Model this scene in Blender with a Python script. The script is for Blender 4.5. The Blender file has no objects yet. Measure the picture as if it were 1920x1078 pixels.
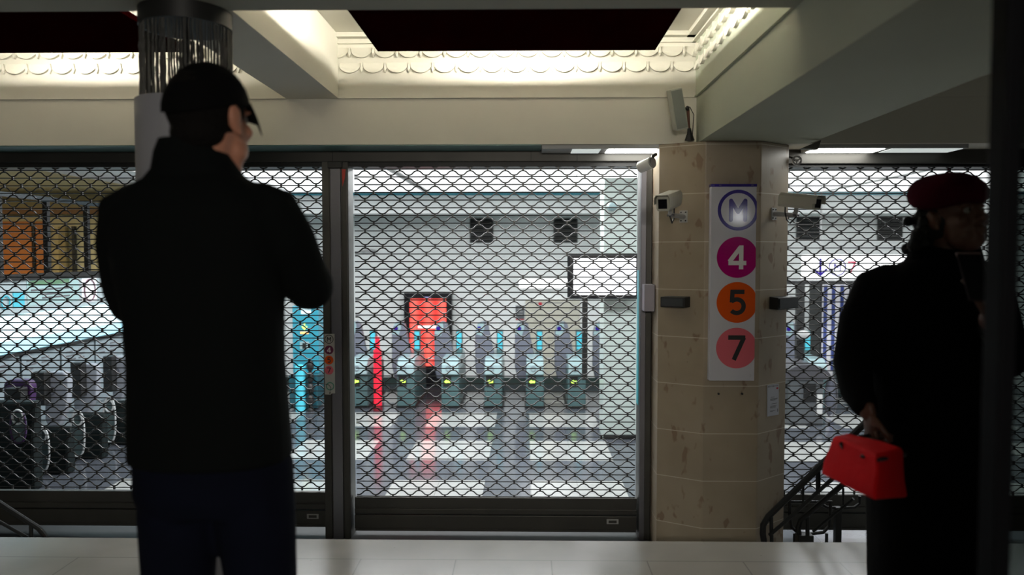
import bpy, math, random
from mathutils import Vector, Matrix
random.seed(7)
S = bpy.context.scene
COL = S.collection

# ---------------------------------------------------------------- camera
CAM_Z = 1.35; FPX = 1493.0
PITCH = math.atan(64/FPX); YAW = math.atan(26/FPX)
cam_d = bpy.data.cameras.new('camera'); cam = bpy.data.objects.new('camera', cam_d); COL.objects.link(cam)
cam_d.sensor_width = 36; cam_d.lens = FPX*36/1920; cam_d.clip_start = 0.05; cam_d.clip_end = 60
cam.location = (0, 0, CAM_Z); cam.rotation_euler = (math.pi/2-PITCH, 0, YAW)
cam_d.dof.use_dof = True; cam_d.dof.focus_distance = 4.55; cam_d.dof.aperture_fstop = 1.6
S.camera = cam
_F = Vector((-math.sin(YAW)*math.cos(PITCH), math.cos(YAW)*math.cos(PITCH), -math.sin(PITCH)))
_R = Vector((math.cos(YAW), math.sin(YAW), 0)); _U = _R.cross(_F)
def at(x, y, Y):
    """point of the world plane y=Y seen at photograph pixel (x, y)"""
    d = _F*FPX + _R*(x-960) + _U*(539-y)
    return Vector((0, 0, CAM_Z)) + d*(Y/d.y)

# ---------------------------------------------------------------- world, exposure
w = bpy.data.worlds.new('world'); S.world = w; w.use_nodes = True
w.node_tree.nodes['Background'].inputs[0].default_value = (0.75, 0.85, 1.0, 1)
w.node_tree.nodes['Background'].inputs[1].default_value = 0.02
S.view_settings.view_transform = 'Standard'; S.view_settings.look = 'None'
S.view_settings.gamma = 1; S.view_settings.use_curve_mapping = False
S.view_settings.exposure = 0.0

def area(name, loc, rot, sx, sy, power, color):
    l = bpy.data.lights.new(name, 'AREA'); l.shape = 'RECTANGLE'; l.size = sx; l.size_y = sy
    l.energy = power; l.color = color
    o = bpy.data.objects.new(name, l); COL.objects.link(o); o.location = loc; o.rotation_euler = rot
    return o
# unseen front fill added behind the photographer, and the lamp mirrored in the sign
area('front_fill', (0.1, -2.6, 2.10), (math.radians(70), 0, 0), 1.4, 0.3, 62, (1.0, .94, .84))
area('reflected_lamp', (3.3, -3.85, 1.92), (math.radians(87), 0, math.radians(15)), .20, .17, 1.3, (.93, .95, 1.0))
# daylight white lamps in the hall ceiling
HALL_P = 30
for lx in (-2.6, -1.3, 0.0, 1.5, 3.2, 4.8):
    for ly in (5.8, 7.6):
        area('hall_lamp', (lx, ly, 2.03), (0, 0, 0), 1.3, 0.35, HALL_P, (0.95, .98, 1.0))
area('shop_lamp', (-6.0, 7.2, 2.0), (0, 0, 0), 1.6, 0.8, 30, (1.0, .80, .45))

# ---------------------------------------------------------------- materials
MATS = {}
def mat(name, color, rough=.6, metal=0., emit=0., ecol=None, noise=0., nscale=8., bump=0., spec=None, alpha=None):
    if name in MATS: return MATS[name]
    m = bpy.data.materials.new(name); m.use_nodes = True; nt = m.node_tree
    b = nt.nodes['Principled BSDF']
    b.inputs['Base Color'].default_value = (*color, 1); b.inputs['Roughness'].default_value = rough
    b.inputs['Metallic'].default_value = metal
    if spec is not None: b.inputs['Specular IOR Level'].default_value = spec
    if emit:
        b.inputs['Emission Color'].default_value = (*(ecol or color), 1); b.inputs['Emission Strength'].default_value = emit
    if noise or bump:
        tc = nt.nodes.new('ShaderNodeTexCoord'); n = nt.nodes.new('ShaderNodeTexNoise')
        n.inputs['Scale'].default_value = nscale; n.inputs['Detail'].default_value = 5
        nt.links.new(tc.outputs['Object'], n.inputs['Vector'])
        if noise:
            mx = nt.nodes.new('ShaderNodeMix'); mx.data_type = 'RGBA'
            mx.inputs[6].default_value = (*[c*(1-noise) for c in color], 1)
            mx.inputs[7].default_value = (*[min(1, c*(1+noise)) for c in color], 1)
            nt.links.new(n.outputs['Fac'], mx.inputs[0]); nt.links.new(mx.outputs[2], b.inputs['Base Color'])
        if bump:
            bp = nt.nodes.new('ShaderNodeBump'); bp.inputs['Strength'].default_value = bump; bp.inputs['Distance'].default_value = .01
            nt.links.new(n.outputs['Fac'], bp.inputs['Height']); nt.links.new(bp.outputs[0], b.inputs['Normal'])
    MATS[name] = m; return m

def mnode(nt, op, a, b=None, c=None):
    n = nt.nodes.new('ShaderNodeMath'); n.operation = op
    for i, v in enumerate((a, b, c)):
        if v is None: continue
        if isinstance(v, (int, float)): n.inputs[i].default_value = v
        else: nt.links.new(v, n.inputs[i])
    return n.outputs[0]
def mixc(nt, f, c1, c2):
    n = nt.nodes.new('ShaderNodeMix'); n.data_type = 'RGBA'
    if isinstance(f, (int, float)): n.inputs[0].default_value = f
    else: nt.links.new(f, n.inputs[0])
    for i, v in ((6, c1), (7, c2)):
        if isinstance(v, tuple): n.inputs[i].default_value = (*v, 1)
        else: nt.links.new(v, n.inputs[i])
    return n.outputs[2]
def tex(nt, scale, detail=5, vec=None):
    n = nt.nodes.new('ShaderNodeTexNoise'); n.inputs['Scale'].default_value = scale; n.inputs['Detail'].default_value = detail
    if vec is not None: nt.links.new(vec, n.inputs['Vector'])
    return n.outputs['Fac']
def worldpos(nt):
    g = nt.nodes.new('ShaderNodeNewGeometry'); s = nt.nodes.new('ShaderNodeSeparateXYZ')
    nt.links.new(g.outputs['Position'], s.inputs[0]); return g.outputs['Position'], s.outputs

def hall_floor_mat():
    m = bpy.data.materials.new('hall_tiles'); m.use_nodes = True; nt = m.node_tree; b = nt.nodes['Principled BSDF']
    pos, (X, Y, Z) = worldpos(nt)
    fx = mnode(nt, 'FRACT', mnode(nt, 'DIVIDE', mnode(nt, 'ADD', X, 20.6+.305), 1.03))     # 0 at X=-.305
    dx = mnode(nt, 'LESS_THAN', fx, .33)
    fy = mnode(nt, 'FRACT', mnode(nt, 'DIVIDE', mnode(nt, 'SUBTRACT', Y, 5.93), 1.27))
    dy = mnode(nt, 'LESS_THAN', fy, .46)
    dark = mnode(nt, 'MAXIMUM', mnode(nt, 'MAXIMUM', dx, dy), mnode(nt, 'LESS_THAN', X, -3.1))
    jx = mnode(nt, 'LESS_THAN', mnode(nt, 'FRACT', mnode(nt, 'DIVIDE', mnode(nt, 'ADD', X, 20.6+.305), .3433)), .012)
    jy = mnode(nt, 'LESS_THAN', mnode(nt, 'FRACT', mnode(nt, 'DIVIDE', mnode(nt, 'SUBTRACT', Y, 5.93), .3175)), .012)
    n = tex(nt, 6, 4, pos)
    dk = mixc(nt, n, (.045, .05, .06), (.10, .11, .13)); lt = mixc(nt, n, (.30, .31, .30), (.40, .405, .39))
    c = mixc(nt, dark, lt, dk)
    c = mixc(nt, mnode(nt, 'MULTIPLY', mnode(nt, 'MAXIMUM', jx, jy), .45), c, (.05, .05, .05))
    nt.links.new(c, b.inputs['Base Color']); b.inputs['Roughness'].default_value = .14
    return m
def near_floor_mat():
    m = bpy.data.materials.new('pale_paving'); m.use_nodes = True; nt = m.node_tree; b = nt.nodes['Principled BSDF']
    pos, (X, Y, Z) = worldpos(nt)
    row = mnode(nt, 'FLOOR', mnode(nt, 'DIVIDE', mnode(nt, 'SUBTRACT', Y, 3.45-.5*12), .5))
    fy = mnode(nt, 'FRACT', mnode(nt, 'DIVIDE', mnode(nt, 'SUBTRACT', Y, 3.45-.5*12), .5))
    jy = mnode(nt, 'LESS_THAN', fy, .012)
    off = mnode(nt, 'MULTIPLY', mnode(nt, 'MODULO', row, 2), .29)
    fx = mnode(nt, 'FRACT', mnode(nt, 'DIVIDE', mnode(nt, 'ADD', mnode(nt, 'ADD', X, 10.52), off), .42))
    jx = mnode(nt, 'MULTIPLY', mnode(nt, 'LESS_THAN', fx, .012), mnode(nt, 'LESS_THAN', Y, 3.45))
    n = tex(nt, 3, 6, pos); n2 = tex(nt, 26, 3, pos)
    c = mixc(nt, n, (.22, .207, .18), (.33, .31, .275))
    c = mixc(nt, mnode(nt, 'GREATER_THAN', n2, .76), c, (.16, .14, .11))
    c = mixc(nt, mnode(nt, 'MULTIPLY', mnode(nt, 'MAXIMUM', jx, jy), .6), c, (.10, .09, .08))
    nt.links.new(c, b.inputs['Base Color'])
    nt.links.new(mnode(nt, 'MULTIPLY_ADD', n, .16, .12), b.inputs['Roughness'])
    return m
def stone_mat():
    m = bpy.data.materials.new('pillar_stone'); m.use_nodes = True; nt = m.node_tree; b = nt.nodes['Principled BSDF']
    pos, (X, Y, Z) = worldpos(nt)
    j = mnode(nt, 'LESS_THAN', mnode(nt, 'FRACT', mnode(nt, 'DIVIDE', mnode(nt, 'ADD', Z, 2.62-.628+.003), .262)), .018)
    n = tex(nt, 4, 6, pos)
    mp = nt.nodes.new('ShaderNodeMapping'); nt.links.new(pos, mp.inputs[0]); mp.inputs['Scale'].default_value = (16, 16, 9)
    mp.inputs['Rotation'].default_value = (0, .5, 0)
    s = tex(nt, 1, 2, mp.outputs[0])
    c = mixc(nt, n, (.27, .215, .15), (.43, .36, .27))
    sp = nt.nodes.new('ShaderNodeMapRange'); sp.inputs[1].default_value = .62; sp.inputs[2].default_value = .68; nt.links.new(s, sp.inputs[0])
    c = mixc(nt, mnode(nt, 'MULTIPLY', sp.outputs[0], .6), c, (.16, .08, .045))
    c = mixc(nt, mnode(nt, 'MULTIPLY', j, .6), c, (.72, .68, .58))
    nt.links.new(c, b.inputs['Base Color']); b.inputs['Roughness'].default_value = .42
    return m
def steel_mat():
    return mat('dark_steel', (.075, .072, .065), .45, .6, noise=.25, nscale=5)

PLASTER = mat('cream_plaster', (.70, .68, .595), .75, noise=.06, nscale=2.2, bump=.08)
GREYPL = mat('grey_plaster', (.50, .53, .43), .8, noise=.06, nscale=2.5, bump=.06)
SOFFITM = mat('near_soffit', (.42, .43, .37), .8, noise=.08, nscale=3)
HALLW = mat('hall_white', (.80, .82, .81), .55, noise=.03, nscale=1.5)
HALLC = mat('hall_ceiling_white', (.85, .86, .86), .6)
STONE = stone_mat(); STEEL = steel_mat()
BLACKM = mat('black_metal', (.02, .02, .02), .45, .3)
MESHM = mat('grille_metal', (.055, .055, .055), .38, .6)
LINKM = mat('grille_link_metal', (.09, .09, .09), .4, .6)
SILVER = mat('brushed_alloy', (.20, .195, .215), .36, .8)
GREYP = mat('grey_paint', (.42, .42, .42), .45)
WHITEP = mat('white_paint', (.78, .78, .76), .35)
CAMW = mat('ivory_paint', (.55, .54, .47), .4)
DARKG = mat('dark_glass', (.01, .01, .012), .08)
TEALC = mat('teal_cabinet', (.075, .14, .145), .35)
SLATE = mat('slate_plastic', (.15, .16, .20), .4)
CYANP = mat('cyan_panel', (.08, .45, .55), .35, emit=.25, ecol=(.05, .6, .8))
PALET = mat('pale_teal', (.30, .42, .44), .3)
INK = mat('black_ink', (.012, .012, .012), .5)
VINYL = mat('white_vinyl', (.62, .62, .68), .07)
BLUEI = mat('blue_ink', (.03, .015, .22), .08)
MAGI = mat('magenta_ink', (.40, .004, .16), .08)
ORAI = mat('orange_ink', (.72, .10, .01), .08)
PINI = mat('pink_ink', (.72, .15, .19), .08)
PLUMI = mat('plum_ink', (.13, .01, .06), .3)
GREENI = mat('green_ink', (.06, .25, .18), .4)

# ---------------------------------------------------------------- mesh builder
ORG = {}
class MB:
    def __init__(s): s.v = []; s.f = []
    mark = None
    def add(s, vs, fs):
        k = len(s.v); s.v += [tuple(p) for p in vs]; s.f += [tuple(i+k for i in f) for f in fs]; return s
    def box(s, x0, x1, y0, y1, z0, z1):
        return s.add([(x, y, z) for z in (z0, z1) for y in (y0, y1) for x in (x0, x1)],
                     [(0, 2, 3, 1), (4, 5, 7, 6), (0, 1, 5, 4), (2, 6, 7, 3), (0, 4, 6, 2), (1, 3, 7, 5)])
    def obox(s, c, ax, ay, az, hx, hy, hz):
        c = Vector(c); ax = Vector(ax).normalized()*hx; ay = Vector(ay).normalized()*hy; az = Vector(az).normalized()*hz
        return s.hexa([c+ax*i+ay*j+az*k for k in (-1, 1) for j in (-1, 1) for i in (-1, 1)])
    def hexa(s, p):
        return s.add(p, [(0, 2, 3, 1), (4, 5, 7, 6), (0, 1, 5, 4), (2, 6, 7, 3), (0, 4, 6, 2), (1, 3, 7, 5)])
    def rings(s, rs, closed_path=False, caps=True):
        n = len(rs[0]); k = len(s.v)
        for r in rs: s.v += [tuple(p) for p in r]
        m = len(rs)
        for i in range(m if closed_path else m-1):
            a = k+i*n; b = k+((i+1) % m)*n
            for j in range(n):
                s.f.append((a+j, a+(j+1) % n, b+(j+1) % n, b+j))
        if caps and not closed_path:
            s.f.append(tuple(k+j for j in range(n))[::-1]); s.f.append(tuple(k+(m-1)*n+j for j in range(n)))
        return s
    def tube(s, path, r, n=8, closed=False, ry=None, side=None):
        P = [Vector(p) for p in path]; m = len(P)
        rr = r if isinstance(r, (list, tuple)) else [r]*m
        ry = ry if isinstance(ry, (list, tuple)) else ([ry]*m if ry else rr)
        T = []
        for i in range(m):
            a = P[(i-1) % m] if (closed or i > 0) else P[i]; b = P[(i+1) % m] if (closed or i < m-1) else P[i]
            t = (b-a); T.append(t.normalized() if t.length > 1e-9 else Vector((0, 0, 1)))
        if side is not None: N = (Vector(side)-T[0]*Vector(side).dot(T[0])).normalized()
        else:
            N = T[0].orthogonal().normalized()
        rs = []
        for i in range(m):
            N = (N-T[i]*N.dot(T[i])).normalized(); B = T[i].cross(N)
            rs.append([P[i]+N*math.cos(2*math.pi*j/n)*rr[i]+B*math.sin(2*math.pi*j/n)*ry[i] for j in range(n)])
        return s.rings(rs, closed)
    def cyl(s, p0, p1, r0, r1=None, n=20): return s.tube([p0, p1], [r0, r1 if r1 is not None else r0], n)
    def ell(s, c, r, rot=None, nu=16, nv=10):
        c = Vector(c); rot = rot or Matrix.Identity(3); vs = []; fs = []
        vs.append(c+rot @ Vector((0, 0, r[2])))
        for i in range(1, nv):
            t = math.pi*i/nv
            for j in range(nu):
                p = 2*math.pi*j/nu; vs.append(c+rot @ Vector((r[0]*math.sin(t)*math.cos(p), r[1]*math.sin(t)*math.sin(p), r[2]*math.cos(t))))
        vs.append(c-rot @ Vector((0, 0, r[2])))
        for j in range(nu): fs.append((0, 1+j, 1+(j+1) % nu))
        for i in range(nv-2):
            for j in range(nu):
                a = 1+i*nu; b = a+nu; fs.append((a+j, b+j, b+(j+1) % nu, a+(j+1) % nu))
        l = len(vs)-1; a = 1+(nv-2)*nu
        for j in range(nu): fs.append((l, a+(j+1) % nu, a+j))
        return s.add(vs, fs)
    def limb(s, path, rx, ry=None, side=None, n=16):
        """tapered closed limb with rounded ends"""
        P = [Vector(p) for p in path]; rx = list(rx); ry = list(ry) if ry else list(rx)
        t0 = (P[0]-P[1]).normalized(); t1 = (P[-1]-P[-2]).normalized()
        P = [P[0]+t0*min(rx[0], ry[0])*.75, P[0]+t0*min(rx[0], ry[0])*.5]+P+[P[-1]+t1*min(rx[-1], ry[-1])*.5, P[-1]+t1*min(rx[-1], ry[-1])*.75]
        rx = [rx[0]*.35, rx[0]*.8]+rx+[rx[-1]*.8, rx[-1]*.35]; ry = [ry[0]*.35, ry[0]*.8]+ry+[ry[-1]*.8, ry[-1]*.35]
        return s.tube(P, rx, n, False, ry, side)
    def prism(s, poly, o, ux, uy, n, t0, t1):
        o = Vector(o); ux = Vector(ux); uy = Vector(uy); n = Vector(n); m = len(poly)
        A = [o+ux*p[0]+uy*p[1]+n*t0 for p in poly]; B = [o+ux*p[0]+uy*p[1]+n*t1 for p in poly]
        return s.add(A+B, [tuple(range(m))[::-1], tuple(range(m, 2*m))]+[(i, (i+1) % m, m+(i+1) % m, m+i) for i in range(m)])
    def build(s, name, material, parent=None, smooth=False, bevel=0, org=None, angle=.6):
        if parent is not None: o0 = ORG[parent.name]
        elif org is not None: o0 = Vector(org)
        else:
            xs, ys, zs = zip(*s.v); o0 = Vector(((min(xs)+max(xs))/2, (min(ys)+max(ys))/2, min(zs)))
        me = bpy.data.meshes.new(name)
        me.from_pydata([(x-o0.x, y-o0.y, z-o0.z) for x, y, z in s.v], [], s.f); me.validate(); me.update()
        import bmesh
        bm = bmesh.new(); bm.from_mesh(me); bmesh.ops.recalc_face_normals(bm, faces=bm.faces); bm.to_mesh(me); bm.free()
        if smooth:
            for p in me.polygons: p.use_smooth = True
            if angle: me.set_sharp_from_angle(angle=angle)
        me.materials.append(material)
        if s.mark is not None:
            me.materials.append(s.mark[1])
            for p in me.polygons:
                if p.index >= s.mark[0]: p.material_index = 1
        o = bpy.data.objects.new(name, me); COL.objects.link(o)
        if parent is not None: o.parent = parent; ORG[o.name] = o0
        else: o.location = o0; ORG[o.name] = o0
        if bevel:
            b = o.modifiers.new('bevel', 'BEVEL'); b.width = bevel; b.segments = 2; b.limit_method = 'ANGLE'
        return o
def tag(o, label, cat=None, group=None, kind=None):
    if label: o['label'] = label
    if cat: o['category'] = cat
    if group: o['group'] = group
    if kind: o['kind'] = kind
    return o
def thing(name, label, cat, loc, group=None):
    o = bpy.data.objects.new(name, None); COL.objects.link(o); o.location = loc; o.empty_display_size = .1
    ORG[o.name] = Vector(loc); return tag(o, label, cat, group)
def struct(name, mb, m, **k):
    return tag(mb.build(name, m, **k), None, None, None, 'structure')
def copy_tree(o, parent=None):
    c = o.copy(); COL.objects.link(c)
    if parent is not None: c.parent = parent
    ORG[c.name] = ORG[o.name].copy()
    for ch in [x for x in COL.objects if x.parent == o]: copy_tree(ch, c)
    return c
def children(o): return [x for x in COL.objects if x.parent == o]
def arc(cx, cy, r, a0, a1, n=24, ry=None):
    return [(cx+r*math.cos(math.radians(a0+(a1-a0)*i/n)), cy+(ry or r)*math.sin(math.radians(a0+(a1-a0)*i/n))) for i in range(n+1)]
def stroke(mb, pts, wd, o, ux, uy, n, t0, t1, cap=False):
    """flat ribbon along pts (2D); mitred"""
    P = [Vector((p[0], p[1])) for p in pts]; L = []; Rr = []
    for i in range(len(P)):
        d0 = (P[i]-P[i-1]).normalized() if i else None; d1 = (P[i+1]-P[i]).normalized() if i < len(P)-1 else None
        d0 = d0 or d1; d1 = d1 or d0
        n0 = Vector((-d0.y, d0.x)); n1 = Vector((-d1.y, d1.x)); mm = (n0+n1).normalized(); k = wd/2/max(.35, mm.dot(n0))
        L.append(P[i]+mm*k); Rr.append(P[i]-mm*k)
    poly = L
    if cap:
        d = (P[-1]-P[-2]).normalized(); a = math.degrees(math.atan2(d.y, d.x)); poly = poly+[Vector(q) for q in arc(P[-1].x, P[-1].y, wd/2, a+90, a-90, 8)[1:-1]]
    poly = poly+Rr[::-1]
    if cap:
        d = (P[0]-P[1]).normalized(); a = math.degrees(math.atan2(d.y, d.x)); poly = poly+[Vector(q) for q in arc(P[0].x, P[0].y, wd/2, a+90, a-90, 8)[1:-1]]
    k = len(mb.v); m = len(L)
    mb.prism([(p.x, p.y) for p in poly], o, ux, uy, n, t0, t1)
GLYPH = {   # strokes in a 1 x 1.4 box centred on 0
 'M': [[(-.45, -.62), (-.45, .6)], [(-.45, .6), (0, -.12)], [(0, -.12), (.45, .6)], [(.45, .6), (.45, -.62)]],
 '4': [[(.22, -.70), (.22, .70)], [(.17, .58), (-.46, -.26)], [(-.52, -.33), (.52, -.33)]],
 '5': [[(.42, .62), (-.385, .62)], [(-.27, .72), (-.31, .0)], [(-.34, .05)]+arc(-.02, -.22, .40, 118, -140, 20, .40)],
 '7': [[(-.50, .62), (.50, .62)], [(.42, .62), (-.16, -.70)]],
}
def glyph(ch, h, wd, material, parent, o, ux, uy, n, t0, t1, cap=False, name='character'):
    mb = MB()
    for i, st in enumerate(GLYPH[ch]):
        stroke(mb, [(x*h/1.4, y*h/1.4) for x, y in st], wd, o, ux, uy, n, t0, t1+i*.00006, cap)
    return mb.build(name, material, parent)
def text(body, h, material, parent, o, ux, uy, n, name='lettering', align='CENTER'):
    cu = bpy.data.curves.new('t', 'FONT'); cu.body = body; cu.size = h; cu.align_x = align; cu.align_y = 'CENTER'; cu.extrude = .0006
    t = bpy.data.objects.new('t', cu); COL.objects.link(t); bpy.context.view_layer.update()
    me = bpy.data.meshes.new_from_object(t); bpy.data.objects.remove(t)
    mb = MB(); o = Vector(o); ux = Vector(ux); uy = Vector(uy); n = Vector(n)
    mb.add([o+ux*v.co.x+uy*v.co.y+n*(v.co.z+.001) for v in me.vertices], [tuple(p.vertices) for p in me.polygons])
    return mb.build(name, material, parent)
# ================================================================ THE SETTING
FZ = -0.36                       # hall floor, two steps below the photographer's
struct('floor', MB().box(-6, 6, -4, 3.70, -.2, 0), near_floor_mat(), bevel=.006)
struct('floor_hall', MB().box(-9, 7, 3.70, 12, FZ-.2, FZ), hall_floor_mat())
struct('trim_step', MB().box(-6, 6, 3.70, 3.98, FZ, -.18), mat('step_stone', (.35, .34, .30), .5, noise=.1))
ZB = 2.208; ZC = 2.56; ZR = 1.955
LIN = Vector((0, 4.45, ZR))
# lintel wall over the gates: thick lower band, set-back upper band
struct('wall_front', MB().box(-6, 6, 4.45, 4.70, ZR, ZB), PLASTER)
struct('wall_front_upper', MB().box(-6, 6, 4.442, 4.70, ZB+.0005, ZC+.1).box(-6, .93, 4.436, 4.4415, ZB+.0005, ZB+.008), PLASTER)
struct('ceiling', MB().box(-6, 6, -4, 4.7, ZC, ZC+.1), PLASTER)
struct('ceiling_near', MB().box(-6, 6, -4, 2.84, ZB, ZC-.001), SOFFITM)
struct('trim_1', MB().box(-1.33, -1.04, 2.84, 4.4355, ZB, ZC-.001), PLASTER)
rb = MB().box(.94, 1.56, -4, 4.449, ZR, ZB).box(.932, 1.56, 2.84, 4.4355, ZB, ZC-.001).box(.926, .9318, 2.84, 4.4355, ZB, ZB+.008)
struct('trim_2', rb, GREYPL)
# left coffer closes
struct('trim_3', MB().box(-4.1, -3.7, 2.84, 4.4355, ZB, ZC-.001), PLASTER)

PET = .1333
def wedge_plate(mb, poly, o, ux, uy, n, th, zt, zb):
    o = Vector(o); ux = Vector(ux); uy = Vector(uy); n = Vector(n); m = len(poly)
    A = [o+ux*p[0]+uy*p[1]-n*.001 for p in poly]; B = [o+ux*p[0]+uy*p[1]+n*(th*min(1, (zt-p[1])/(zt-zb)*1.25)) for p in poly]
    mb.add(A+B, [tuple(range(m))[::-1], tuple(range(m, 2*m))]+[(i, (i+1) % m, m+(i+1) % m, m+i) for i in range(m)])
def petals(mb, o, ux, n, width):
    """two rows of overlapping plaster scales on a wall, o at its left end"""
    cnt = int(round(width/PET)); p = width/cnt; uy = (0, 0, 1)
    for row, (zb, th) in enumerate(((2.346, .017), (2.428, .022))):
        for i in range(-1, cnt+1):
            cx = (i+.5+(0 if row == 0 else .5))*p
            pts = arc(cx, zb+.052, p*.46, 200, 340, 14, .052)
            pts = [(min(max(x, 0), width), y) for x, y in pts]
            if max(x for x, _ in pts)-min(x for x, _ in pts) < .01: continue
            zt = zb+.058
            poly = [(pts[0][0], zt)]+pts+[(pts[-1][0], zt)]
            wedge_plate(mb, [(x, z-2.349) for x, z in poly], o, ux, uy, n, th, zt-2.349, zb-2.349)
            tx = cx+p/2
            if .01 < tx < width-.01:
                tp = [(tx-.001, zt-2.349), (tx-.008, zb+.025-2.349), (tx, zb-2.349+.002), (tx+.008, zb+.025-2.349), (tx+.001, zt-2.349)]
                mb.prism(tp, o, ux, uy, n, 0, th-.003)
    # plain band and crown mouldings over the scales
    def band(z0, z1, d):
        mb.prism([(0, z0-2.349), (width, z0-2.349), (width, z1-2.349), (0, z1-2.349)], o, ux, uy, n, 0, d)
    band(2.505, 2.515, .022); band(2.535, ZC-.001, .05)
struct('trim_4', (lambda m: (petals(m, (-1.04, 4.4415, 2.349), (1, 0, 0), (0, -1, 0), 1.971), m)[1])(MB()), PLASTER)
struct('trim_5', (lambda m: (petals(m, (-3.7, 4.4415, 2.349), (1, 0, 0), (0, -1, 0), 2.37), m)[1])(MB()), PLASTER)
struct('trim_6', (lambda m: (petals(m, (.9315, 4.4405, 2.349), (0, -1, 0), (-1, 0, 0), 1.6), m)[1])(MB()), PLASTER)
# ceiling panel mouldings in the centre coffer
cm = MB()
for k, (i0, th) in enumerate(((.26, .03), (.34, .018))):
    x0, x1, y0, y1 = -1.04+i0, .931-i0, 2.84, 4.441-i0
    cm.box(x0, x1, y1-.035, y1, ZC-th, ZC-.001).box(x0, x0+.035, y0, y1-.035, ZC-th, ZC-.001).box(x1-.035, x1, y0, y1-.035, ZC-th, ZC-.001)
struct('trim_7', cm, PLASTER)

# hall
struct('ceiling_shop', MB().box(-9, -4.1, 4.70, 9.28, 2.05, 2.2), mat('warm_cream', (.62, .53, .30)))
struct('trim_18', MB().box(-5.9, .085, 4.452, 4.699, ZR-.006, ZR-.0005), mat('soffit_reflection_tint', (.10, .19, .18), .4))  # cyan hall light mirrored in the soffit, put in as the plate's colour
struct('ceiling_hall', MB().box(-4.099, 7, 4.70, 9.28, 2.05, 2.2), HALLC)
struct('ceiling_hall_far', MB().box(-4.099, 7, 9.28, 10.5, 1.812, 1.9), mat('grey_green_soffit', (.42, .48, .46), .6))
struct('trim_8', MB().box(-4.05, 7, 9.255, 9.28, 1.812, 2.049), HALLW)           # fascia of the lowered ceiling
struct('trim_9', MB().box(-4.05, 7, 9.24, 9.254, 2.022, 2.049), mat('teal_strip', (.05, .33, .42), .35))
struct('wall_hall_back', MB().box(-4.05, 7, 10.3, 10.45, FZ, 1.811), HALLW)
struct('baseboard_hall', MB().box(-4.05, 7, 10.27, 10.299, FZ, FZ+.10), mat('dark_green_skirting', (.03, .05, .045), .4))
struct('wall_hall_pier', MB().box(.715, 2.35, 7.3, 7.7, FZ, 2.049), mat('pale_green_tile', (.52, .60, .57), .3, noise=.03))
struct('baseboard_pier', MB().box(.715, 2.35, 7.27, 7.299, FZ, FZ+.04), BLACKM)
struct('wall_hall_right', MB().box(6.2, 6.4, 4.75, 10.3, FZ, 2.049), HALLW)
# shop wall on the left of the hall
struct('wall_shop_back', MB().box(-9, -4.10, 9.0, 9.1, 1.12, 2.6), mat('warm_cream', (.62, .53, .30), .6, noise=.05))
struct('wall_hall_left', MB().box(-4.16, -4.07, 5.1, 10.3, FZ, .56), mat('white_laminate', (.25, .30, .32), .4))
struct('trim_10', MB().box(-9, -4.17, 8.9, 10.3, FZ, 1.11), HALLW)
struct('wall_outer_left', MB().box(-9.1, -9, 4.75, 10.3, FZ, 2.6), mat('warm_cream', (.62, .53, .30)))
struct('wall_gate_left', MB().box(-6, -3.62, 4.70, 4.86, FZ, 2.049), STEEL)
struct('wall_gate_right', MB().box(4.1, 6.2, 4.70, 4.86, FZ, 2.049), STEEL)

# steel header over the gates, with the shadow gap of the roller box
struct('trim_11', MB().box(-3.62, .80, 4.70, 4.90, 1.888, 2.049), STEEL, bevel=.004)
struct('trim_12', MB().box(1.30, 4.1, 4.70, 4.90, 1.872, 2.049), STEEL, bevel=.004)
hs = MB()
for X in (-1.14, .03, .30): hs.box(X-.0015, X+.0015, 4.697, 4.702, 1.889, 1.953)
struct('trim_13', hs, BLACKM)
struct('trim_14', MB().box(-3.62, .80, 4.72, 4.88, 1.862, 1.888), BLACKM)
struct('trim_15', MB().box(1.30, 4.1, 4.72, 4.88, 1.855, 1.872), BLACKM)
struct('trim_16', MB().box(-5.9, .73, 4.2, 4.88, FZ, FZ+.012), BLACKM)

# stone pillar between the gates
PV = [(.967, 4.33), (.74, 4.465), (.737, 4.72), (.86, 4.92), (1.36, 4.92), (1.47, 4.75), (1.468, 4.50), (1.265, 4.33)]
p = MB().prism(PV, (0, 0, 0), (1, 0, 0), (0, 1, 0), (0, 0, 1), FZ, ZR-.001)
tag(p.build('stone_pillar', STONE, bevel=.004), 'beige stone pillar with many flat sides carrying the tall white line sign', 'pillar')

# ================================================================ COFFER LIGHT PANELS
MAROON = mat('maroon_panel', (.014, .0005, .0007), .9, spec=0.0)
LAMPW = mat('coffer_tube', (1, 1, 1), .5, emit=310, ecol=(1.0, .95, .82))
def light_panel(x0, x1, label, E):
    t = thing('hanging_light_panel', label, 'light', ((x0+x1)/2, 3.4, 2.36), 'maroon light panels in the coffers')
    MB().box(x0, x1, 2.95, 4.02, 2.36, 2.385).build('panel', MAROON, t)
    MB().box((x0+x1)/2-.002, (x0+x1)/2+.002, 4.0, 4.026, 2.36, 2.385).build('seam_pin', GREYP, t)
    xa, xb = x0+.24, x1-.24; d = (xb-xa)
    for (a, b) in (((xa+.25*d, 3.80), (xb-.2*d, 3.80)), ((xa-.02, 3.05), (xa-.02, 3.55)), ((xb+.02, 3.05), (xb+.02, 3.5))):
        tb = MB().cyl((*a, 2.43), (*b, 2.43), .013, n=12).build('tube_lamp', E, t, smooth=True)
        mx, my = (a[0]+b[0])/2, (a[1]+b[1])/2
        MB().box(mx-.02, mx+.02, my-.02, my+.02, 2.385, 2.42).build('lamp_holder', WHITEP, t)
    for xx in (x0+.3, x1-.3):
        MB().cyl((xx, 3.4, 2.385), (xx, 3.4, ZC-.002), .005, n=8).build('hanger', GREYP, t)
    return t
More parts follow.
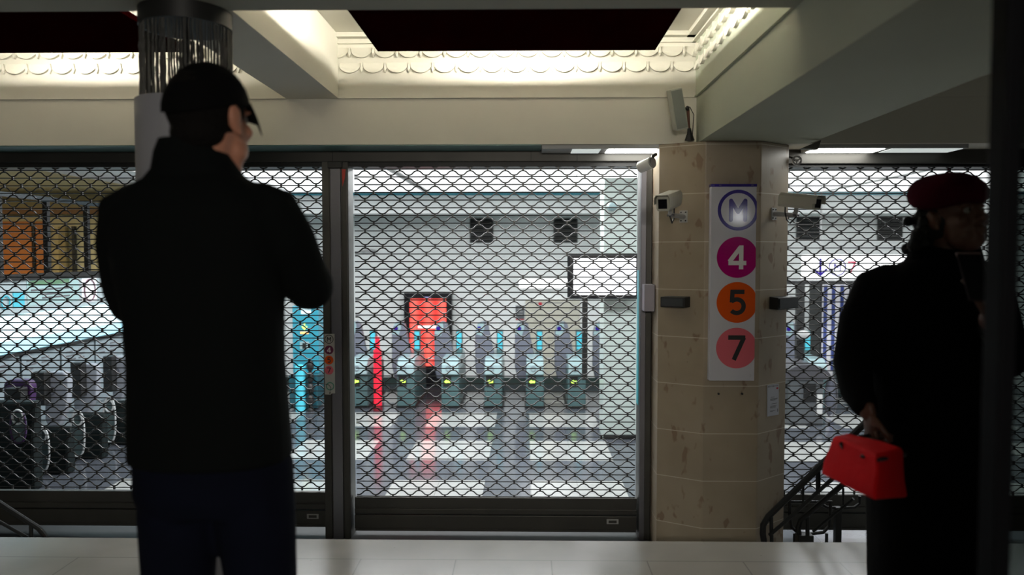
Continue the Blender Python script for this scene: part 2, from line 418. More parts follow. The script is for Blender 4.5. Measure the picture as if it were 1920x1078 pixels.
light_panel(-.742, .642, 'wide dark maroon light panel hanging in the coffer left of the pillar', LAMPW)
light_panel(-3.07, -1.70, 'dark maroon light panel hanging in the coffer at the far left', mat('coffer_tube_dim', (1, 1, 1), .5, emit=230, ecol=(1.0, .95, .82)))

# luminaire under the lintel, centre gate, and one over the right gate
def soffit_light(x0, x1, label, cuts, bright):
    t = thing('soffit_light', label, 'light', ((x0+x1)/2, 4.58, 1.93), None)
    MB().box(x0, x1, 4.48, 4.69, 1.934, ZR-.001).build('housing', GREYP, t)
    for (a, b), m in zip(cuts, bright):
        MB().box(a, b, 4.50, 4.67, 1.931, 1.934).build('diffuser', m, t)
BR = mat('bright_diffuser', (1, 1, 1), .4, emit=16, ecol=(1, 1, .95)); BD = mat('dim_diffuser', (.8, .8, .78), .4, emit=.5, ecol=(.9, 1, .97))
soffit_light(.09, .74, 'slim ceiling light under the lintel beside the pillar, right part brightly lit', ((.26, .42), (.46, .735)), (BD, BR))
soffit_light(1.60, 2.45, 'slim bright ceiling light under the lintel over the right-hand grille', ((1.62, 2.0), (2.04, 2.43)), (BR, BD))

# ================================================================ ROLLER GRILLES
def grille(x0, x1, zt, zb, zr0, Y, phase, label, plate):
    t = thing('roller_grille', label, 'security grille', ((x0+x1)/2, Y, zr0), 'roller grilles closing the hall')
    ph = .0457; per = .1045; nrow = int((zt-zb)/ph)+1
    lat = MB(); lk = MB()
    for k in range(nrow):
        z = zt-.019-k*ph
        if z < zb: break
        lat.tube([(x0, Y, z), (x1, Y, z)], .0033, 6)
        off = phase+(per/2 if k % 2 else 0)
        nx = int((x1-x0)/per)+2
        for i in range(nx):
            x = x0+off+i*per
            if x0+.01 < x < x1-.01: lk.box(x-.005, x+.005, Y-.0055, Y+.0055, z-.0115, z+.0115)
        pts = []; z2 = z-ph; n = int((x1-x0)/per*12)
        if z2 < zb-.012: continue
        for i in range(n+1):
            x = x0+(x1-x0)*i/n; c = math.cos(2*math.pi*(x-x0-off)/per)
            s_ = math.tanh(1.25*c)/math.tanh(1.25)
            pts.append((x, Y, (z+z2)/2+s_*.0128))
        lat.tube(pts, .0042, 5)
    z = zt-.019+ph; off = phase+per/2; pts = []; n = int((x1-x0)/per*12)
    z2 = zt-.019
    lo = z2+.010
    for i in range(n+1):                                      # the half row running into the roller box
        x = x0+(x1-x0)*i/n; c = math.cos(2*math.pi*(x-x0-off)/per); s_ = math.tanh(1.25*c)/math.tanh(1.25)
        pts.append((x, Y, (z+z2)/2+s_*.0128))
    lat.tube(pts, .0042, 5)
    lat.mark = (len(lat.f), LINKM); lat.add(lk.v, lk.f); lat.build('lattice', MESHM, t)
    r = MB(); h = (zb-zr0)
    r.box(x0-.01, x1+.01, Y-.018, Y+.018, zb-h*.31, zb); r.box(x0-.01, x1+.01, Y-.022, Y+.02, zb-h*.50, zb-h*.34)
    r.box(x0-.01, x1+.01, Y-.014, Y+.014, zb-h*.52, zb-h*.3); r.box(x0-.01, x1+.01, Y-.026, Y+.022, zr0+.012, zb-h*.53)
    br = r.build('bottom_rail', STEEL, t, bevel=.003)
    MB().box(x0-.005, x1+.005, Y-.03, Y+.02, zr0, zr0+.014).build('floor_seal', STEEL, t)
    if plate is not None:
        pl = MB().box(plate-.035, plate+.035, Y-.031, Y-.0262, zr0+.05, zr0+.078).build('nameplate', GREYP, br)
        MB().box(plate-.024, plate+.024, Y-.0325, Y-.031, zr0+.056, zr0+.072).build('nameplate_print', STEEL, br)
    return t
grille(-1.02, .655, 1.868, -.117, -.318, 4.74, .062, 'central roller grille of wavy steel bars between the steel post and the pillar', .52)
grille(-3.58, -1.20, 1.865, -.092, -.30, 4.75, .03, 'left roller grille of wavy steel bars, behind the standing man', -1.285)
grille(1.50, 4.05, 1.858, -.092, -.30, 4.75, .05, 'right roller grille of wavy steel bars, behind the woman in the beret', None)

# steel post left of the centre gate
def post(x0, x1, label, face, name='gate_post'):
    t = thing(name, label, 'post', ((x0+x1)/2, 4.66, FZ), None)
    MB().box(x0, x1, 4.66, 4.80, FZ, 1.886).build('body', STEEL, t, bevel=.004)
    return t
gp = post(-1.185, -1.04, 'dark steel gate post with a small white line sticker between two grilles', None)
MB().box(-1.142, -1.082, 4.645, 4.6595, FZ, 1.845).build('face_plate', SILVER, gp, bevel=.003)
MB().box(-1.155, -1.07, 4.64, 4.6595, 1.846, 1.885).build('head_block', BLACKM, gp, bevel=.003)
MB().box(-1.075, -1.046, 4.652, 4.6595, FZ, 1.846).build('guide_cover', STEEL, gp, bevel=.002)
MB().box(-1.192, -1.150, 4.652, 4.6595, FZ, 1.886).build('guide_cover', STEEL, gp, bevel=.002)
MB().box(-1.194, -1.1855, 4.70, 4.78, .3, 1.05).build('reflection_strip', mat('cyan_reflection', (.02, .25, .3), .4, emit=.12, ecol=(.02, .55, .65)), gp)  # glowing strip added as the cyan light reflected on the guide, no lamp
MB().prism([(-.011, .05), (.011, .05), (.006, .0), (-.008, -.05)], (-1.062, 4.652, 1.79), (1, 0, 0), (0, 0, 1), (0, -1, 0), 0, .003).build('warning_tag', mat('red_tag', (.55, .04, .02), .4), gp)
a = at(618, 683, 4.645)
SO = Vector((a.x, 4.645, a.z)); st = MB().prism([(-.031, .180), (.031, .180), (.031, -.172), (.012, -.172), (.004, -.180), (-.029, -.178)], SO, (1, 0, 0), (0, 0, 1), (0, -1, 0), 0, .0012).build('sticker', mat('sticker_white', (.45, .45, .43), .4), gp)
ORG[st.name] = ORG[gp.name]
def ring(mb, r0, r1, o, ux, uy, n, t0, t1, k=40, clip=None):
    for i in range(k):
        a0 = 2*math.pi*i/k; a1 = 2*math.pi*(i+1)/k
        q = [(r*math.cos(a), r*math.sin(a)) for r, a in ((r0, a0), (r1, a0), (r1, a1), (r0, a1))]
        if clip is not None: q = [(min(x, clip), y) for x, y in q]
        if len({(round(x, 6), round(y, 6)) for x, y in q}) < 3: continue
        mb.prism(q, o, ux, uy, n, t0, t1)
X_, Z_, N_ = (1, 0, 0), (0, 0, 1), (0, -1, 0)
def sp(px, py): q = at(px, py, 4.645); return Vector((q.x, 4.645, q.z))
for ch, py, mt, it in (('M', 636, None, INK), ('4', 656, PLUMI, WHITEP), ('5', 675, ORAI, INK), ('7', 694, PINI, INK)):
    o = sp(617, py)
    if mt is None:
        r_ = MB(); ring(r_, .0225, .0262, o, X_, Z_, N_, .0012, .0018); r_.build('ring', INK, st)
        glyph('M', .030, .0048, it, st, o, X_, Z_, N_, .0012, .0018)
    else:
        MB().prism(arc(0, 0, .0262, 0, 350, 35), o, X_, Z_, N_, .0012, .0018).build('disc', mt, st)
        glyph(ch, .030, .0052, it, st, o, X_, Z_, N_, .0018, .0022)
o = sp(619, 724); e = MB(); ring(e, .0185, .0245, o, X_, Z_, N_, .0012, .0018)
e.build('emblem_ring', GREENI, st)
e = MB(); stroke(e, [(-.028, .012), (-.010, .010), (.004, -.006), (.006, -.016), (.000, -.026)], .003, o, X_, Z_, N_, .0018, .0022)
stroke(e, [(0, -.032), (-.002, -.046)], .005, o, X_, Z_, N_, .0012, .0022); e.build('emblem_profile', INK, st)

gq = post(.668, .735, 'dark steel gate post beside the stone pillar, with a grey lock box', None)
MB().box(.668, .70, 4.648, 4.6595, FZ, 1.885).build('guide_cover', SILVER, gq, bevel=.003)
MB().box(.666, .6678, 4.70, 4.78, .45, 1.25).build('reflection_strip', MATS['cyan_reflection'], gq)  # same added strip for the cyan reflection on this guide
q0, q1 = at(1206, 533, 4.6), at(1231, 583, 4.6)
MB().box(q0.x, min(q1.x, .736), 4.55, 4.66, q1.z, q0.z).build('lock_box', mat('lilac_grey', (.30, .28, .32), .4, .3), gq, bevel=.003)

# ================================================================ SIGN ON THE PILLAR
sg = thing('line_sign', 'tall white sign on the pillar with blue M ring and discs 4, 5 and 7', 'sign', (1.11, 4.32, .65))
def sq(px, py): q = at(px, py, 4.28); return Vector((q.x, 4.28, q.z))
TL, BRc = sq(1333, 350), sq(1415, 714); xl, xr = sq(1332, 530).x, sq(1416.5, 530).x
MB().box(xl, xr, 4.2805, 4.329, BRc.z, TL.z).build('board', VINYL, sg, bevel=.001)
MB().box(xl-.001, xr+.001, 4.277, 4.329, TL.z, TL.z+.014).build('top_cap', BLUEI, sg)
for xx in (xl+.004, xl+.04, xr-.03): MB().box(xx, xx+.012, 4.2755, 4.277, TL.z+.006, TL.z+.009).build('cap_clip', SILVER, sg)
R = .1085
MX = xr-sq(1383, 394).x-.0005
o = sq(1384, 394); m = MB(); ring(m, .091, R, o, X_, Z_, N_, 0, .0012, 60, MX-.001); m.build('ring', BLUEI, sg)
glyph('M', .118, .021, BLUEI, sg, o, X_, Z_, N_, 0, .0012, True)
for ch, py, px, mt, it in (('4', 482.5, 1382.5, MAGI, WHITEP), ('5', 567, 1382, ORAI, INK), ('7', 652.5, 1381, PINI, INK)):
    o = sq(px, py); cl = xr-o.x-.0005
    MB().prism([(min(x, cl), y) for x, y in arc(0, 0, .1095, 0, 355, 71)], o, X_, Z_, N_, 0, .0012).build('disc', mt, sg)
    glyph(ch, .128, .0235, it, sg, o, X_, Z_, N_, .0012, .0018)
MB().prism([(x, y) for x, y in arc(0, 0, .008, -80, 100, 12)]+arc(0, 0, .0065, 100, -80, 12), sq(1405, 704), X_, Z_, N_, 0, .0008).build('maker_mark', GREYP, sg)

# luminous ceiling panels of the hall
GLOWC = mat('ceiling_glow', (1, 1, 1), .5, emit=1.0, ecol=(.97, 1, 1))
for i, (cx, nm) in enumerate(((-2.2, 'first'), (0, 'second'), (2.2, 'third'), (4.4, 'fourth'))):
    t = thing('ceiling_light_panel', 'broad glowing ceiling panel at the top of the hall, %s from the left' % nm, 'light', (cx, 7.5, 2.03), 'glowing ceiling panels of the hall')
    MB().box(cx-1.06, cx+1.06, 6.3, 8.9, 2.036, 2.049).build('diffuser', GLOWC, t)
    for s_ in (-1, 1): MB().box(cx+s_*1.075-.012, cx+s_*1.075+.012, 6.3, 8.9, 2.030, 2.049).build('frame', WHITEP, t)
# ================================================================ FITTINGS ON THE PILLAR
hm = MB()
pil_up = Vector((0, 0, 1))
def cctv(name, base, tip, back, label, plate_n, hw=.036, hh=.04):
    """camera housing from back to tip, arm and wall plate at base"""
    t = thing(name, label, 'security camera', base)
    back = Vector(back); tip = Vector(tip); base = Vector(base); d = (tip-back).normalized(); s_ = d.cross(Vector((0, 0, 1))).normalized(); u = s_.cross(d)
    L = (tip-back).length
    sec = [(-1, -.55), (-.8, -.95), (.8, -.95), (1, -.55), (1, .55), (.75, .95), (-.75, .95), (-1, .55)]
    MB().rings([[back+d*q+s_*a*hw+u*b*hh for a, b in sec] for q in (0, L)]).build('housing', CAMW, t, bevel=.003)
    sh = MB().rings([[back+d*q+s_*a*hw*1.14+u*(b*hh+.004) for a, b in ((-1, -.2), (-1, .6), (-.75, 1.02), (.75, 1.02), (1, .6), (1, -.2), (.96, -.2), (.96, .56), (.72, .95), (-.72, .95), (-.96, .56), (-.96, -.2))] for q in (.01, L+.022)])
    sh.build('sun_shield', CAMW, t)
    f = MB().obox(tip+d*.002, s_, d, u, hw*.82, .003, hh*.78).build('front_plate', CAMW, t)
    MB().obox(tip+d*.006-u*.001, s_, d, u, hw*.62, .002, hh*.6).build('window_glass', DARKG, t)
    n = Vector(plate_n).normalized(); ps = n.cross(Vector((0, 0, 1))).normalized()
    pl = MB().obox(base+n*.003, ps, n, (0, 0, 1), .022, .003, .033).build('wall_plate', GREYP, t)
    for a in (-1, 1):
        for b in (-1, 1): MB().cyl(base+ps*a*.013+Vector((0, 0, b*.023))+n*.005, base+ps*a*.013+Vector((0, 0, b*.023))+n*.009, .004, n=8).build('bolt', BLACKM, pl)
    kn = back.lerp(tip, .45)-u*(hh+.035)
    MB().tube([base+n*.006, kn], [.014, .011], 10).build('arm', GREYP, t, smooth=True)
    MB().cyl(kn-d*.002, kn+u*.04, .011, n=12).build('swivel', GREYP, t, smooth=True)
    MB().cyl(kn-s_*.022, kn+s_*.016, .007, n=10).build('knob', SILVER, t, smooth=True)
    c0 = back.lerp(tip, .12)-u*hh
    MB().tube([c0+u*.01, c0-u*.03+d*.004, c0-u*.065+d*.02, c0.lerp(kn, .6)-u*.06, kn-u*.005+d*.01], .004, 8).build('cable', INK, t, smooth=True)
    return t
nl = Vector((-.135, -.227, 0)).normalized(); nr = Vector((.17, -.20, 0)).normalized()
def onface(px, py, p0, p1):
    """point where the pixel's ray meets the vertical face through p0-p1"""
    d = at(px, py, 1.0)-Vector((0, 0, CAM_Z)); a = Vector((*p0, 0)); b = Vector((*p1, 0)); e = b-a; nn = Vector((-e.y, e.x, 0))
    k = nn.dot(a)/nn.dot(d); return Vector((0, 0, CAM_Z))+d*k
FL = ((.74, 4.465), (.967, 4.33)); FR = ((1.265, 4.33), (1.468, 4.50))
b1 = onface(1282, 406, *FL)
cctv('security_camera', b1, at(1243, 382, 4.04), at(1266, 372, 4.30), 'ivory boxy security camera left of the line sign, aimed left of the viewer', nl)
b2 = onface(1450, 401, *FR)
cctv('security_camera', b2, at(1532, 381, 4.10), at(1466, 375, 4.28), 'ivory boxy security camera right of the line sign, aimed right', nr, .034, .036)

def wedge(px0, px1, py0, py1, face, n, label, right=False):
    a = onface(px0, (py0+py1)/2, *face); b = onface(px1, (py0+py1)/2, *face); c = (a+b)/2; n = n.normalized()
    s_ = Vector((b.x-a.x, b.y-a.y, 0)).normalized(); hw_ = (b-a).length/2; hz = (py1-py0)/2*c.y/FPX
    t = thing('emergency_lamp', label, 'lamp', c+n*.001, None)
    o = c+n*.002
    pts = [o-s_*hw_*.8-Vector((0, 0, hz)), o+s_*hw_*.8-Vector((0, 0, hz)), o-s_*hw_-Vector((0, 0, hz))+n*.07, o+s_*hw_*.7-Vector((0, 0, hz))+n*.07,
           o-s_*hw_*.8+Vector((0, 0, hz)), o+s_*hw_*.8+Vector((0, 0, hz)), o-s_*hw_+Vector((0, 0, hz*.9))+n*.07, o+s_*hw_*.7+Vector((0, 0, hz*.9))+n*.07]
    MB().hexa(pts).build('housing', BLACKM, t, bevel=.003)
    cc = (pts[2]+pts[3]+pts[6]+pts[7])/4
    MB().obox(cc+n*.003, s_, n, (0, 0, 1), hw_*.75, .002, hz*.72).build('lens', mat('smoked_lens', (.06, .065, .07), .25), t)
wedge(1247, 1300, 555, 575, FL, nl, 'small dark wedge-shaped lamp on the pillar left of the orange 5')
wedge(1437, 1482, 555, 578, FR, nr, 'small dark wedge-shaped lamp on the pillar right of the orange 5')

# pasted notice on the right facet
a, b = onface(1438, 722, *FR), onface(1459.5, 719, *FR); c, d = onface(1438, 781, *FR), onface(1459, 775, *FR)
nt_ = thing('paper_notice', 'small white paper notice pasted low on the right side of the pillar', 'notice', (a+d)/2)
sx = (b-a); uz = (c-a)
off = nr*.0015
def npt(u, v, h=0): return a+sx*u+uz*v+nr*(.0015+h)
pp = MB(); pp.add([npt(0, 0), npt(1, 0), npt(1, 1), npt(0, 1), npt(0, 0, .001), npt(1, 0, .001), npt(1, 1, .001), npt(0, 1, .001)],
                  [(0, 1, 2, 3), (4, 7, 6, 5), (0, 4, 5, 1), (1, 5, 6, 2), (2, 6, 7, 3), (3, 7, 4, 0)])
pp.build('sheet', mat('paper', (.52, .54, .60), .6), nt_)
pr = MB()
def quad(u0, u1, v0, v1, sl=0.): pr.add([npt(u0, v0, .0014), npt(u1, v0, .0014), npt(u1+sl, v1, .0014), npt(u0+sl, v1, .0014)], [(0, 1, 2, 3)])
for i in range(8): quad(.08+i*.115, .13+i*.115, .03, .08, -.04)
for v, u0, u1 in ((.40, .3, .62), (.45, .25, .9), (.475, .25, .85), (.50, .25, .7), (.61, .35, .85), (.68, .25, .8), (.71, .22, .75), (.74, .25, .7), (.83, .22, .7), (.855, .22, .5)):
    quad(u0, u1, v, v+.014)
quad(.86, .92, .8, .9)
pr.build('print', mat('grey_print', (.12, .12, .13), .6), nt_)
MB().add([npt(.86+.09*math.cos(i*.5236), .14+.032*math.sin(i*.5236), .0016) for i in range(12)], [tuple(range(12))]).build('red_stamp', mat('stamp_red', (.45, .01, .03), .5), nt_)
for px in (1347, 1391):
    q = at(px, 738, 4.33); tag(MB().cyl((q.x, 4.329, q.z), (q.x, 4.322, q.z), .006, n=12).build('wall_plug', INK), 'small black plug in the pillar face below the sign, %s one' % ('left' if px < 1360 else 'right'), 'plug')

# bracketed cylinders at the pillar top
def projector(c, axis, r, L, label, side):
    t = thing('cylindrical_spotlight', label, 'spotlight', c)
    ax = Vector(axis).normalized(); c = Vector(c)
    MB().cyl(c, c+ax*L, r, r*1.02, 28).build('barrel', WHITEP, t, smooth=True, bevel=.002)
    MB().tube([c-ax*.002, c-ax*.008], [r*.98, r*.9], 28).build('end_cap', mat('cap_grey', (.28, .28, .28), .4), t, smooth=True)
    k = MB(); ring(k, r*.74, r*.80, c-ax*.008, ax.cross(Vector((0, 0, 1))).normalized(), (0, 0, 1), -ax, 0, .0015); k.build('cap_groove', BLACKM, t)
    MB().tube([c+ax*L*.4+Vector((side*r*.8, 0, r*.5)), c+ax*L*.4+Vector((side*.035, .02, .05)), c+ax*L*.4+Vector((side*.055, .05, .062))], .010, 8).build('bracket', BLACKM, t, smooth=True)
    return t
c = at(1222, 305, 4.38); projector(c, (-.17, .20, -.06), .031, .085, 'white cylindrical spotlight bracketed at the top left corner of the pillar', 1)
c = at(1494, 301, 4.50); t = thing('pulley_wheel', 'small round grey pulley wheel at the top right edge of the pillar', 'pulley', c)
k = MB(); ring(k, .018, .027, c, X_, Z_, N_, -.006, .006); k.build('rim', GREYP, t)
MB().cyl(c+Vector((0, .012, 0)), c-Vector((0, .012, 0)), .007, n=12).build('hub', GREYP, t)
k = MB()
for i in range(3):
    a_ = i*2.094+.5; k.tube([c, c+Vector((math.cos(a_)*.02, 0, math.sin(a_)*.02))], .003, 6)
k.build('spokes', GREYP, t); MB().tube([c+Vector((-.003, .01, 0)), c+Vector((-.02, .03, .02)), c+Vector((-.035, .05, .028))], .006, 8).build('bracket', BLACKM, t)

# loudspeaker tilted on the lintel and its bracket
c = at(1270, 205, 4.30)
t = thing('loudspeaker', 'slim grey loudspeaker box tilted on the lintel above the pillar', 'loudspeaker', c)
ca = math.radians(12); ax = (math.cos(ca), 0, math.sin(ca)*1.0); uz = Vector((-math.sin(ca), -.18, math.cos(ca))).normalized(); axx = Vector(ax); ayy = axx.cross(uz)
MB().obox(c, axx, ayy, uz, .032, .05, .108).build('cabinet', mat('speaker_grey', (.40, .41, .36), .5), t, bevel=.004)
MB().obox(c-ayy*.0515 if ayy.y > 0 else c+ayy*.0515, axx, ayy, uz, .028, .0015, .10).build('grille_cloth', mat('speaker_cloth', (.22, .24, .22), .9), t)
c2 = at(1292, 232, 4.40)
RUST = mat('rusty_brown', (.09, .03, .018), .6)
MB().tube([at(1290, 204, 4.38), at(1292, 240, 4.40)], [.008, .007], 8).build('stem', RUST, t, smooth=True)
MB().tube([at(1290, 204, 4.38), c+Vector((.03, .02, .01))], .006, 8).build('ball_joint_arm', BLACKM, t, smooth=True)
MB().ell(at(1289, 203, 4.37), (.011, .011, .013)).build('ball_joint', BLACKM, t, smooth=True)
MB().tube([at(1292, 240, 4.40), at(1293, 250, 4.41), at(1293, 263, 4.42)], [.009, .014, .028], 8).build('foot', INK, t, smooth=True)
MB().tube([at(1298, 258, 4.41), at(1301, 215, 4.42), at(1293, 200, 4.40)], .0022, 6).build('cable', INK, t)
# little triangular bracket under the right beam
q = [at(1500, 268, 4.3), at(1530, 269, 4.3), at(1536, 253, 4.3)]
k = MB().prism([(0, 0), (.09, -.004), (.105, .045)], (q[0].x, 4.30, 1.952-.046), X_, Z_, N_, -.02, .02)
tag(k.build('corner_bracket', mat('bracket_grey', (.12, .12, .10), .5)), 'small dark triangular bracket under the beam right of the pillar', 'bracket')

# ================================================================ ROUND COLUMN BEHIND THE MAN
CX = (352-986)/FPX*2.85; CY = 2.85
t = thing('round_column', 'round grey column behind the man, its top wrapped in dark hanging strands', 'column', (CX, CY, 0))
zt = at(352, 172, CY-.18).z
MB().cyl((CX, CY, 0), (CX, CY, zt), .172, n=72).build('shaft_sleeve', mat('column_grey', (.33, .33, .36), .45, noise=.06), t, smooth=True, bevel=.003)
k = MB(); rnd = random.Random(3)
for i in range(92):
    a_ = 2*math.pi*(i+rnd.uniform(-.3, .3))/92; rr_ = .151+rnd.uniform(-.003, .003)
    x_, y_ = CX+rr_*math.cos(a_), CY+rr_*math.sin(a_); ra = rnd.uniform(.0018, .0040)
    pts = [(x_+rnd.uniform(-.0015, .0015), y_, zt-.002+(ZB-.061-zt)*j/14) for j in range(15)]
    k.tube(pts, [ra*rnd.uniform(.75, 1.25) for _ in pts], 5)
tag(k.build('strand_curtain', mat('dark_strands', (.025, .024, .02), .5), t), None, None, None, None)
MB().tube([(CX, CY, ZB-.06), (CX, CY, ZB-.001)], .157, 64).build('top_ring', BLACKM, t, smooth=True)
MB().cyl((CX, CY, zt), (CX, CY, ZB-.06), .012, n=12).build('core_rod', BLACKM, t, smooth=True)

# ================================================================ STAIR HANDRAILS
RAILM = mat('rail_black', (.018, .018, .018), .4, .4)
def rail_from(pix, r, mb): mb.tube([at(x, y, Y) for x, y, Y in pix], r, 10); return mb
t = thing('stair_handrail', 'thick black sloping stair handrail nearest the pillar, beside the red bag', 'handrail', at(1440, 1018, 4.2))
g0 = at(1434, 984, 4.2)
rail_from([(1434, 1024, 4.2), (1430, 1000, 4.2), (1431, 984, 4.2), (1441, 968, 4.19), (1538, 874, 4.0), (1640, 776, 3.8)], .0165, MB()).build('top_rail', RAILM, t, smooth=True)
rail_from([(1443, 1003, 4.19), (1470, 980, 4.14), (1560, 898, 3.97), (1648, 818, 3.8)], .010, MB()).build('lower_rail', RAILM, t, smooth=True)
rail_from([(1446, 966, 4.185), (1447, 1025, 4.185)], .010, MB()).build('post', RAILM, t, smooth=True)
q = at(1434, 1024, 4.2); MB().tube([(q.x+.01, 4.2, q.z), (q.x+.01, 4.2, FZ)], .018, 12).build('post', RAILM, t, smooth=True)
q = at(1640, 776, 3.8); MB().tube([q, (q.x, 3.78, q.z-.1), (q.x, 3.78, -.18)], .0165, 10).build('post', RAILM, t, smooth=True)
rail_from([(1506, 908, 4.07), (1506, 946, 4.07)], .006, MB()).build('baluster', RAILM, t)
rail_from([(1534, 880, 4.02), (1534, 922, 4.02)], .012, MB()).build('baluster', RAILM, t)
t = thing('stair_handrail', 'second black sloping handrail, farther right and lower under the red bag', 'handrail', at(1500, 1018, 4.3))
rail_from([(1500, 1010, 4.3), (1496, 990, 4.3), (1501, 975, 4.3), (1571, 916, 4.15), (1650, 850, 4.0)], .0145, MB()).build('top_rail', RAILM, t, smooth=True)
q = at(1508, 1010, 4.3); MB().box(q.x-.042, q.x+.042, 4.27, 4.33, FZ, at(1500, 1001, 4.3).z).build('base_block', RAILM, t, bevel=.004)
rail_from([(1514, 968, 4.28), (1514, 1004, 4.28)], .011, MB()).build('post', RAILM, t)
rail_from([(1525, 996, 4.27), (1552, 974, 4.2), (1600, 935, 4.1)], .008, MB()).build('lower_rail', RAILM, t, smooth=True)
rail_from([(1581, 915, 4.13), (1581, 946, 4.13)], .006, MB()).build('baluster', RAILM, t)
q = at(1650, 850, 4.0); MB().tube([q, (q.x, 4.0, FZ)], .0145, 10).build('post', RAILM, t, smooth=True)
t = thing('barrier_loop', 'rounded black tube loop standing among the stair handrails', 'barrier', at(1519, 1018, 4.38))
rail_from([(1480, 935, 4.38), (1481, 970, 4.38), (1484, 988, 4.38), (1496, 999, 4.38), (1520, 1001, 4.38), (1544, 998, 4.38), (1555, 986, 4.38), (1557, 960, 4.38), (1557, 940, 4.38)], .009, MB()).build('loop_tube', RAILM, t, smooth=True)
rail_from([(1476, 941, 4.38), (1560, 941, 4.38)], .008, MB()).build('cross_bar', RAILM, t, smooth=True)
for px in (1490, 1550): q = at(px, 1000, 4.38); MB().tube([(q.x, 4.38, q.z), (q.x, 4.38, FZ)], .009, 8).build('foot', RAILM, t)
t = thing('barrier_post', 'black post with a curved top bar, rightmost beside the woman', 'barrier', at(1571, 1018, 4.42))
q = at(1571, 950, 4.42); MB().box(q.x-.017, q.x+.017, 4.40, 4.44, FZ, q.z).build('post', RAILM, t, bevel=.004)
rail_from([(1541, 946, 4.42), (1550, 951, 4.42), (1575, 953, 4.42), (1602, 951, 4.42), (1612, 944, 4.42), (1612, 930, 4.42)], .0085, MB()).build('curved_bar', RAILM, t, smooth=True)
t = thing('stair_handrail', 'dark sloping stair handrail low at the far left edge, below the left grille', 'handrail', at(70, 1018, 4.15))
rail_from([(-60, 905, 3.95), (39, 969, 4.1), (72, 990, 4.15), (84, 1004, 4.16), (86, 1022, 4.16)], .0145, MB()).build('top_rail', RAILM, t, smooth=True)
rail_from([(-60, 945, 3.95), (66, 1016, 4.15)], .009, MB()).build('lower_rail', RAILM, t, smooth=True)
q = at(83, 1016, 4.16); MB().tube([(q.x, 4.16, q.z+.02), (q.x, 4.16, FZ)], .018, 10).build('post', RAILM, t, smooth=True)
q = at(58, 985, 4.13); MB().tube([(q.x, 4.13, q.z), (q.x, 4.13, FZ)], .010, 10).build('post', RAILM, t, smooth=True)
q = at(-60, 905, 3.95); MB().tube([q, (q.x, 3.95, -.18)], .0145, 10).build('post', RAILM, t, smooth=True)

# ================================================================ DARK GLASS DOOR AT THE RIGHT EDGE
t = thing('glass_door', 'near dark-framed glass door standing at the right edge', 'door', (1.0, 1.3, 0))
a, b = at(1865, 500, 1.30), at(1897, 500, 1.30)
MB().box(a.x, b.x, 1.28, 1.33, 0, ZR-.002).build('stile', mat('door_frame', (.004, .004, .005), .6, spec=.05), t, bevel=.004)
MB().box(b.x, 1.75, 1.28, 1.33, 1.665, ZR-.002).build('top_panel', MATS['door_frame'], t)
MB().box(b.x, 1.75, 1.28, 1.33, 0, .12).build('kick_rail', MATS['door_frame'], t)
gm = bpy.data.materials.new('tinted_glass'); gm.use_nodes = True; nt = gm.node_tree; nt.nodes.clear()
out = nt.nodes.new('ShaderNodeOutputMaterial'); tr = nt.nodes.new('ShaderNodeBsdfTransparent'); tr.inputs[0].default_value = (.30, .33, .32, 1)
gl = nt.nodes.new('ShaderNodeBsdfGlossy'); gl.inputs['Roughness'].default_value = .02; mx = nt.nodes.new('ShaderNodeMixShader'); mx.inputs[0].default_value = .015
nt.links.new(tr.outputs[0], mx.inputs[1]); nt.links.new(gl.outputs[0], mx.inputs[2]); nt.links.new(mx.outputs[0], out.inputs[0])
MB().box(b.x, 1.75, 1.302, 1.308, .12, 1.665).build('pane', gm, t)
# ================================================================ HALL: BACK WALL
def wallbox(name, px0, py0, px1, py1, Y, th, m, label, cat, group=None, bevel=.003):
    a, b = at(px0, py0, Y), at(px1, py1, Y)
    return tag(MB().box(a.x, b.x, Y, Y+th, b.z, a.z).build(name, m, bevel=bevel), label, cat, group)
BLK = mat('vent_black', (.012, .014, .013), .5)
def vent(px0, py0, px1, py1, label, m):
    a, b = at(px0, py0, 10.28), at(px1, py1, 10.28)
    t = thing('wall_vent', label, 'vent', ((a.x+b.x)/2, 10.28, b.z), 'square black vents high on the hall wall')
    MB().box(a.x, b.x, 10.27, 10.298, b.z, a.z).build('frame', m, t, bevel=.004)
    k = MB(); n = 6
    for i in range(n):
        z = b.z+(a.z-b.z)*(i+.5)/n; k.obox(((a.x+b.x)/2, 10.262, z), X_, (0, 1, .6), (0, -.6, 1), (b.x-a.x)/2-.02, .010, .003)
    k.build('louvres', BLACKM, t)
vent(881, 410, 925, 455, 'square black wall vent left of centre, high above the red screen', BLK)
vent(1038, 410, 1083, 455, 'square black wall vent above the wide white display', BLK)
vent(1494, 407, 1538, 450, 'square black wall vent just right of the right-hand security camera', BLK)
vent(1646, 407, 1692, 450, 'square dark wall vent left of the woman in the beret', mat('vent_dark', (.035, .035, .032), .5))
# small device on the wall
q = at(692, 470, 10.28); tag(MB().box(q.x-.05, q.x+.05, 10.24, 10.299, q.z-.02, q.z+.02).cyl((q.x-.05, 10.24, q.z), (q.x-.11, 10.22, q.z-.005), .015, n=10).cyl((q.x+.05, 10.24, q.z), (q.x+.11, 10.22, q.z-.005), .015, n=10).build('twin_emergency_light', GREYP), 'small grey twin-headed lamp on the hall wall, upper left of the red screen', 'lamp')

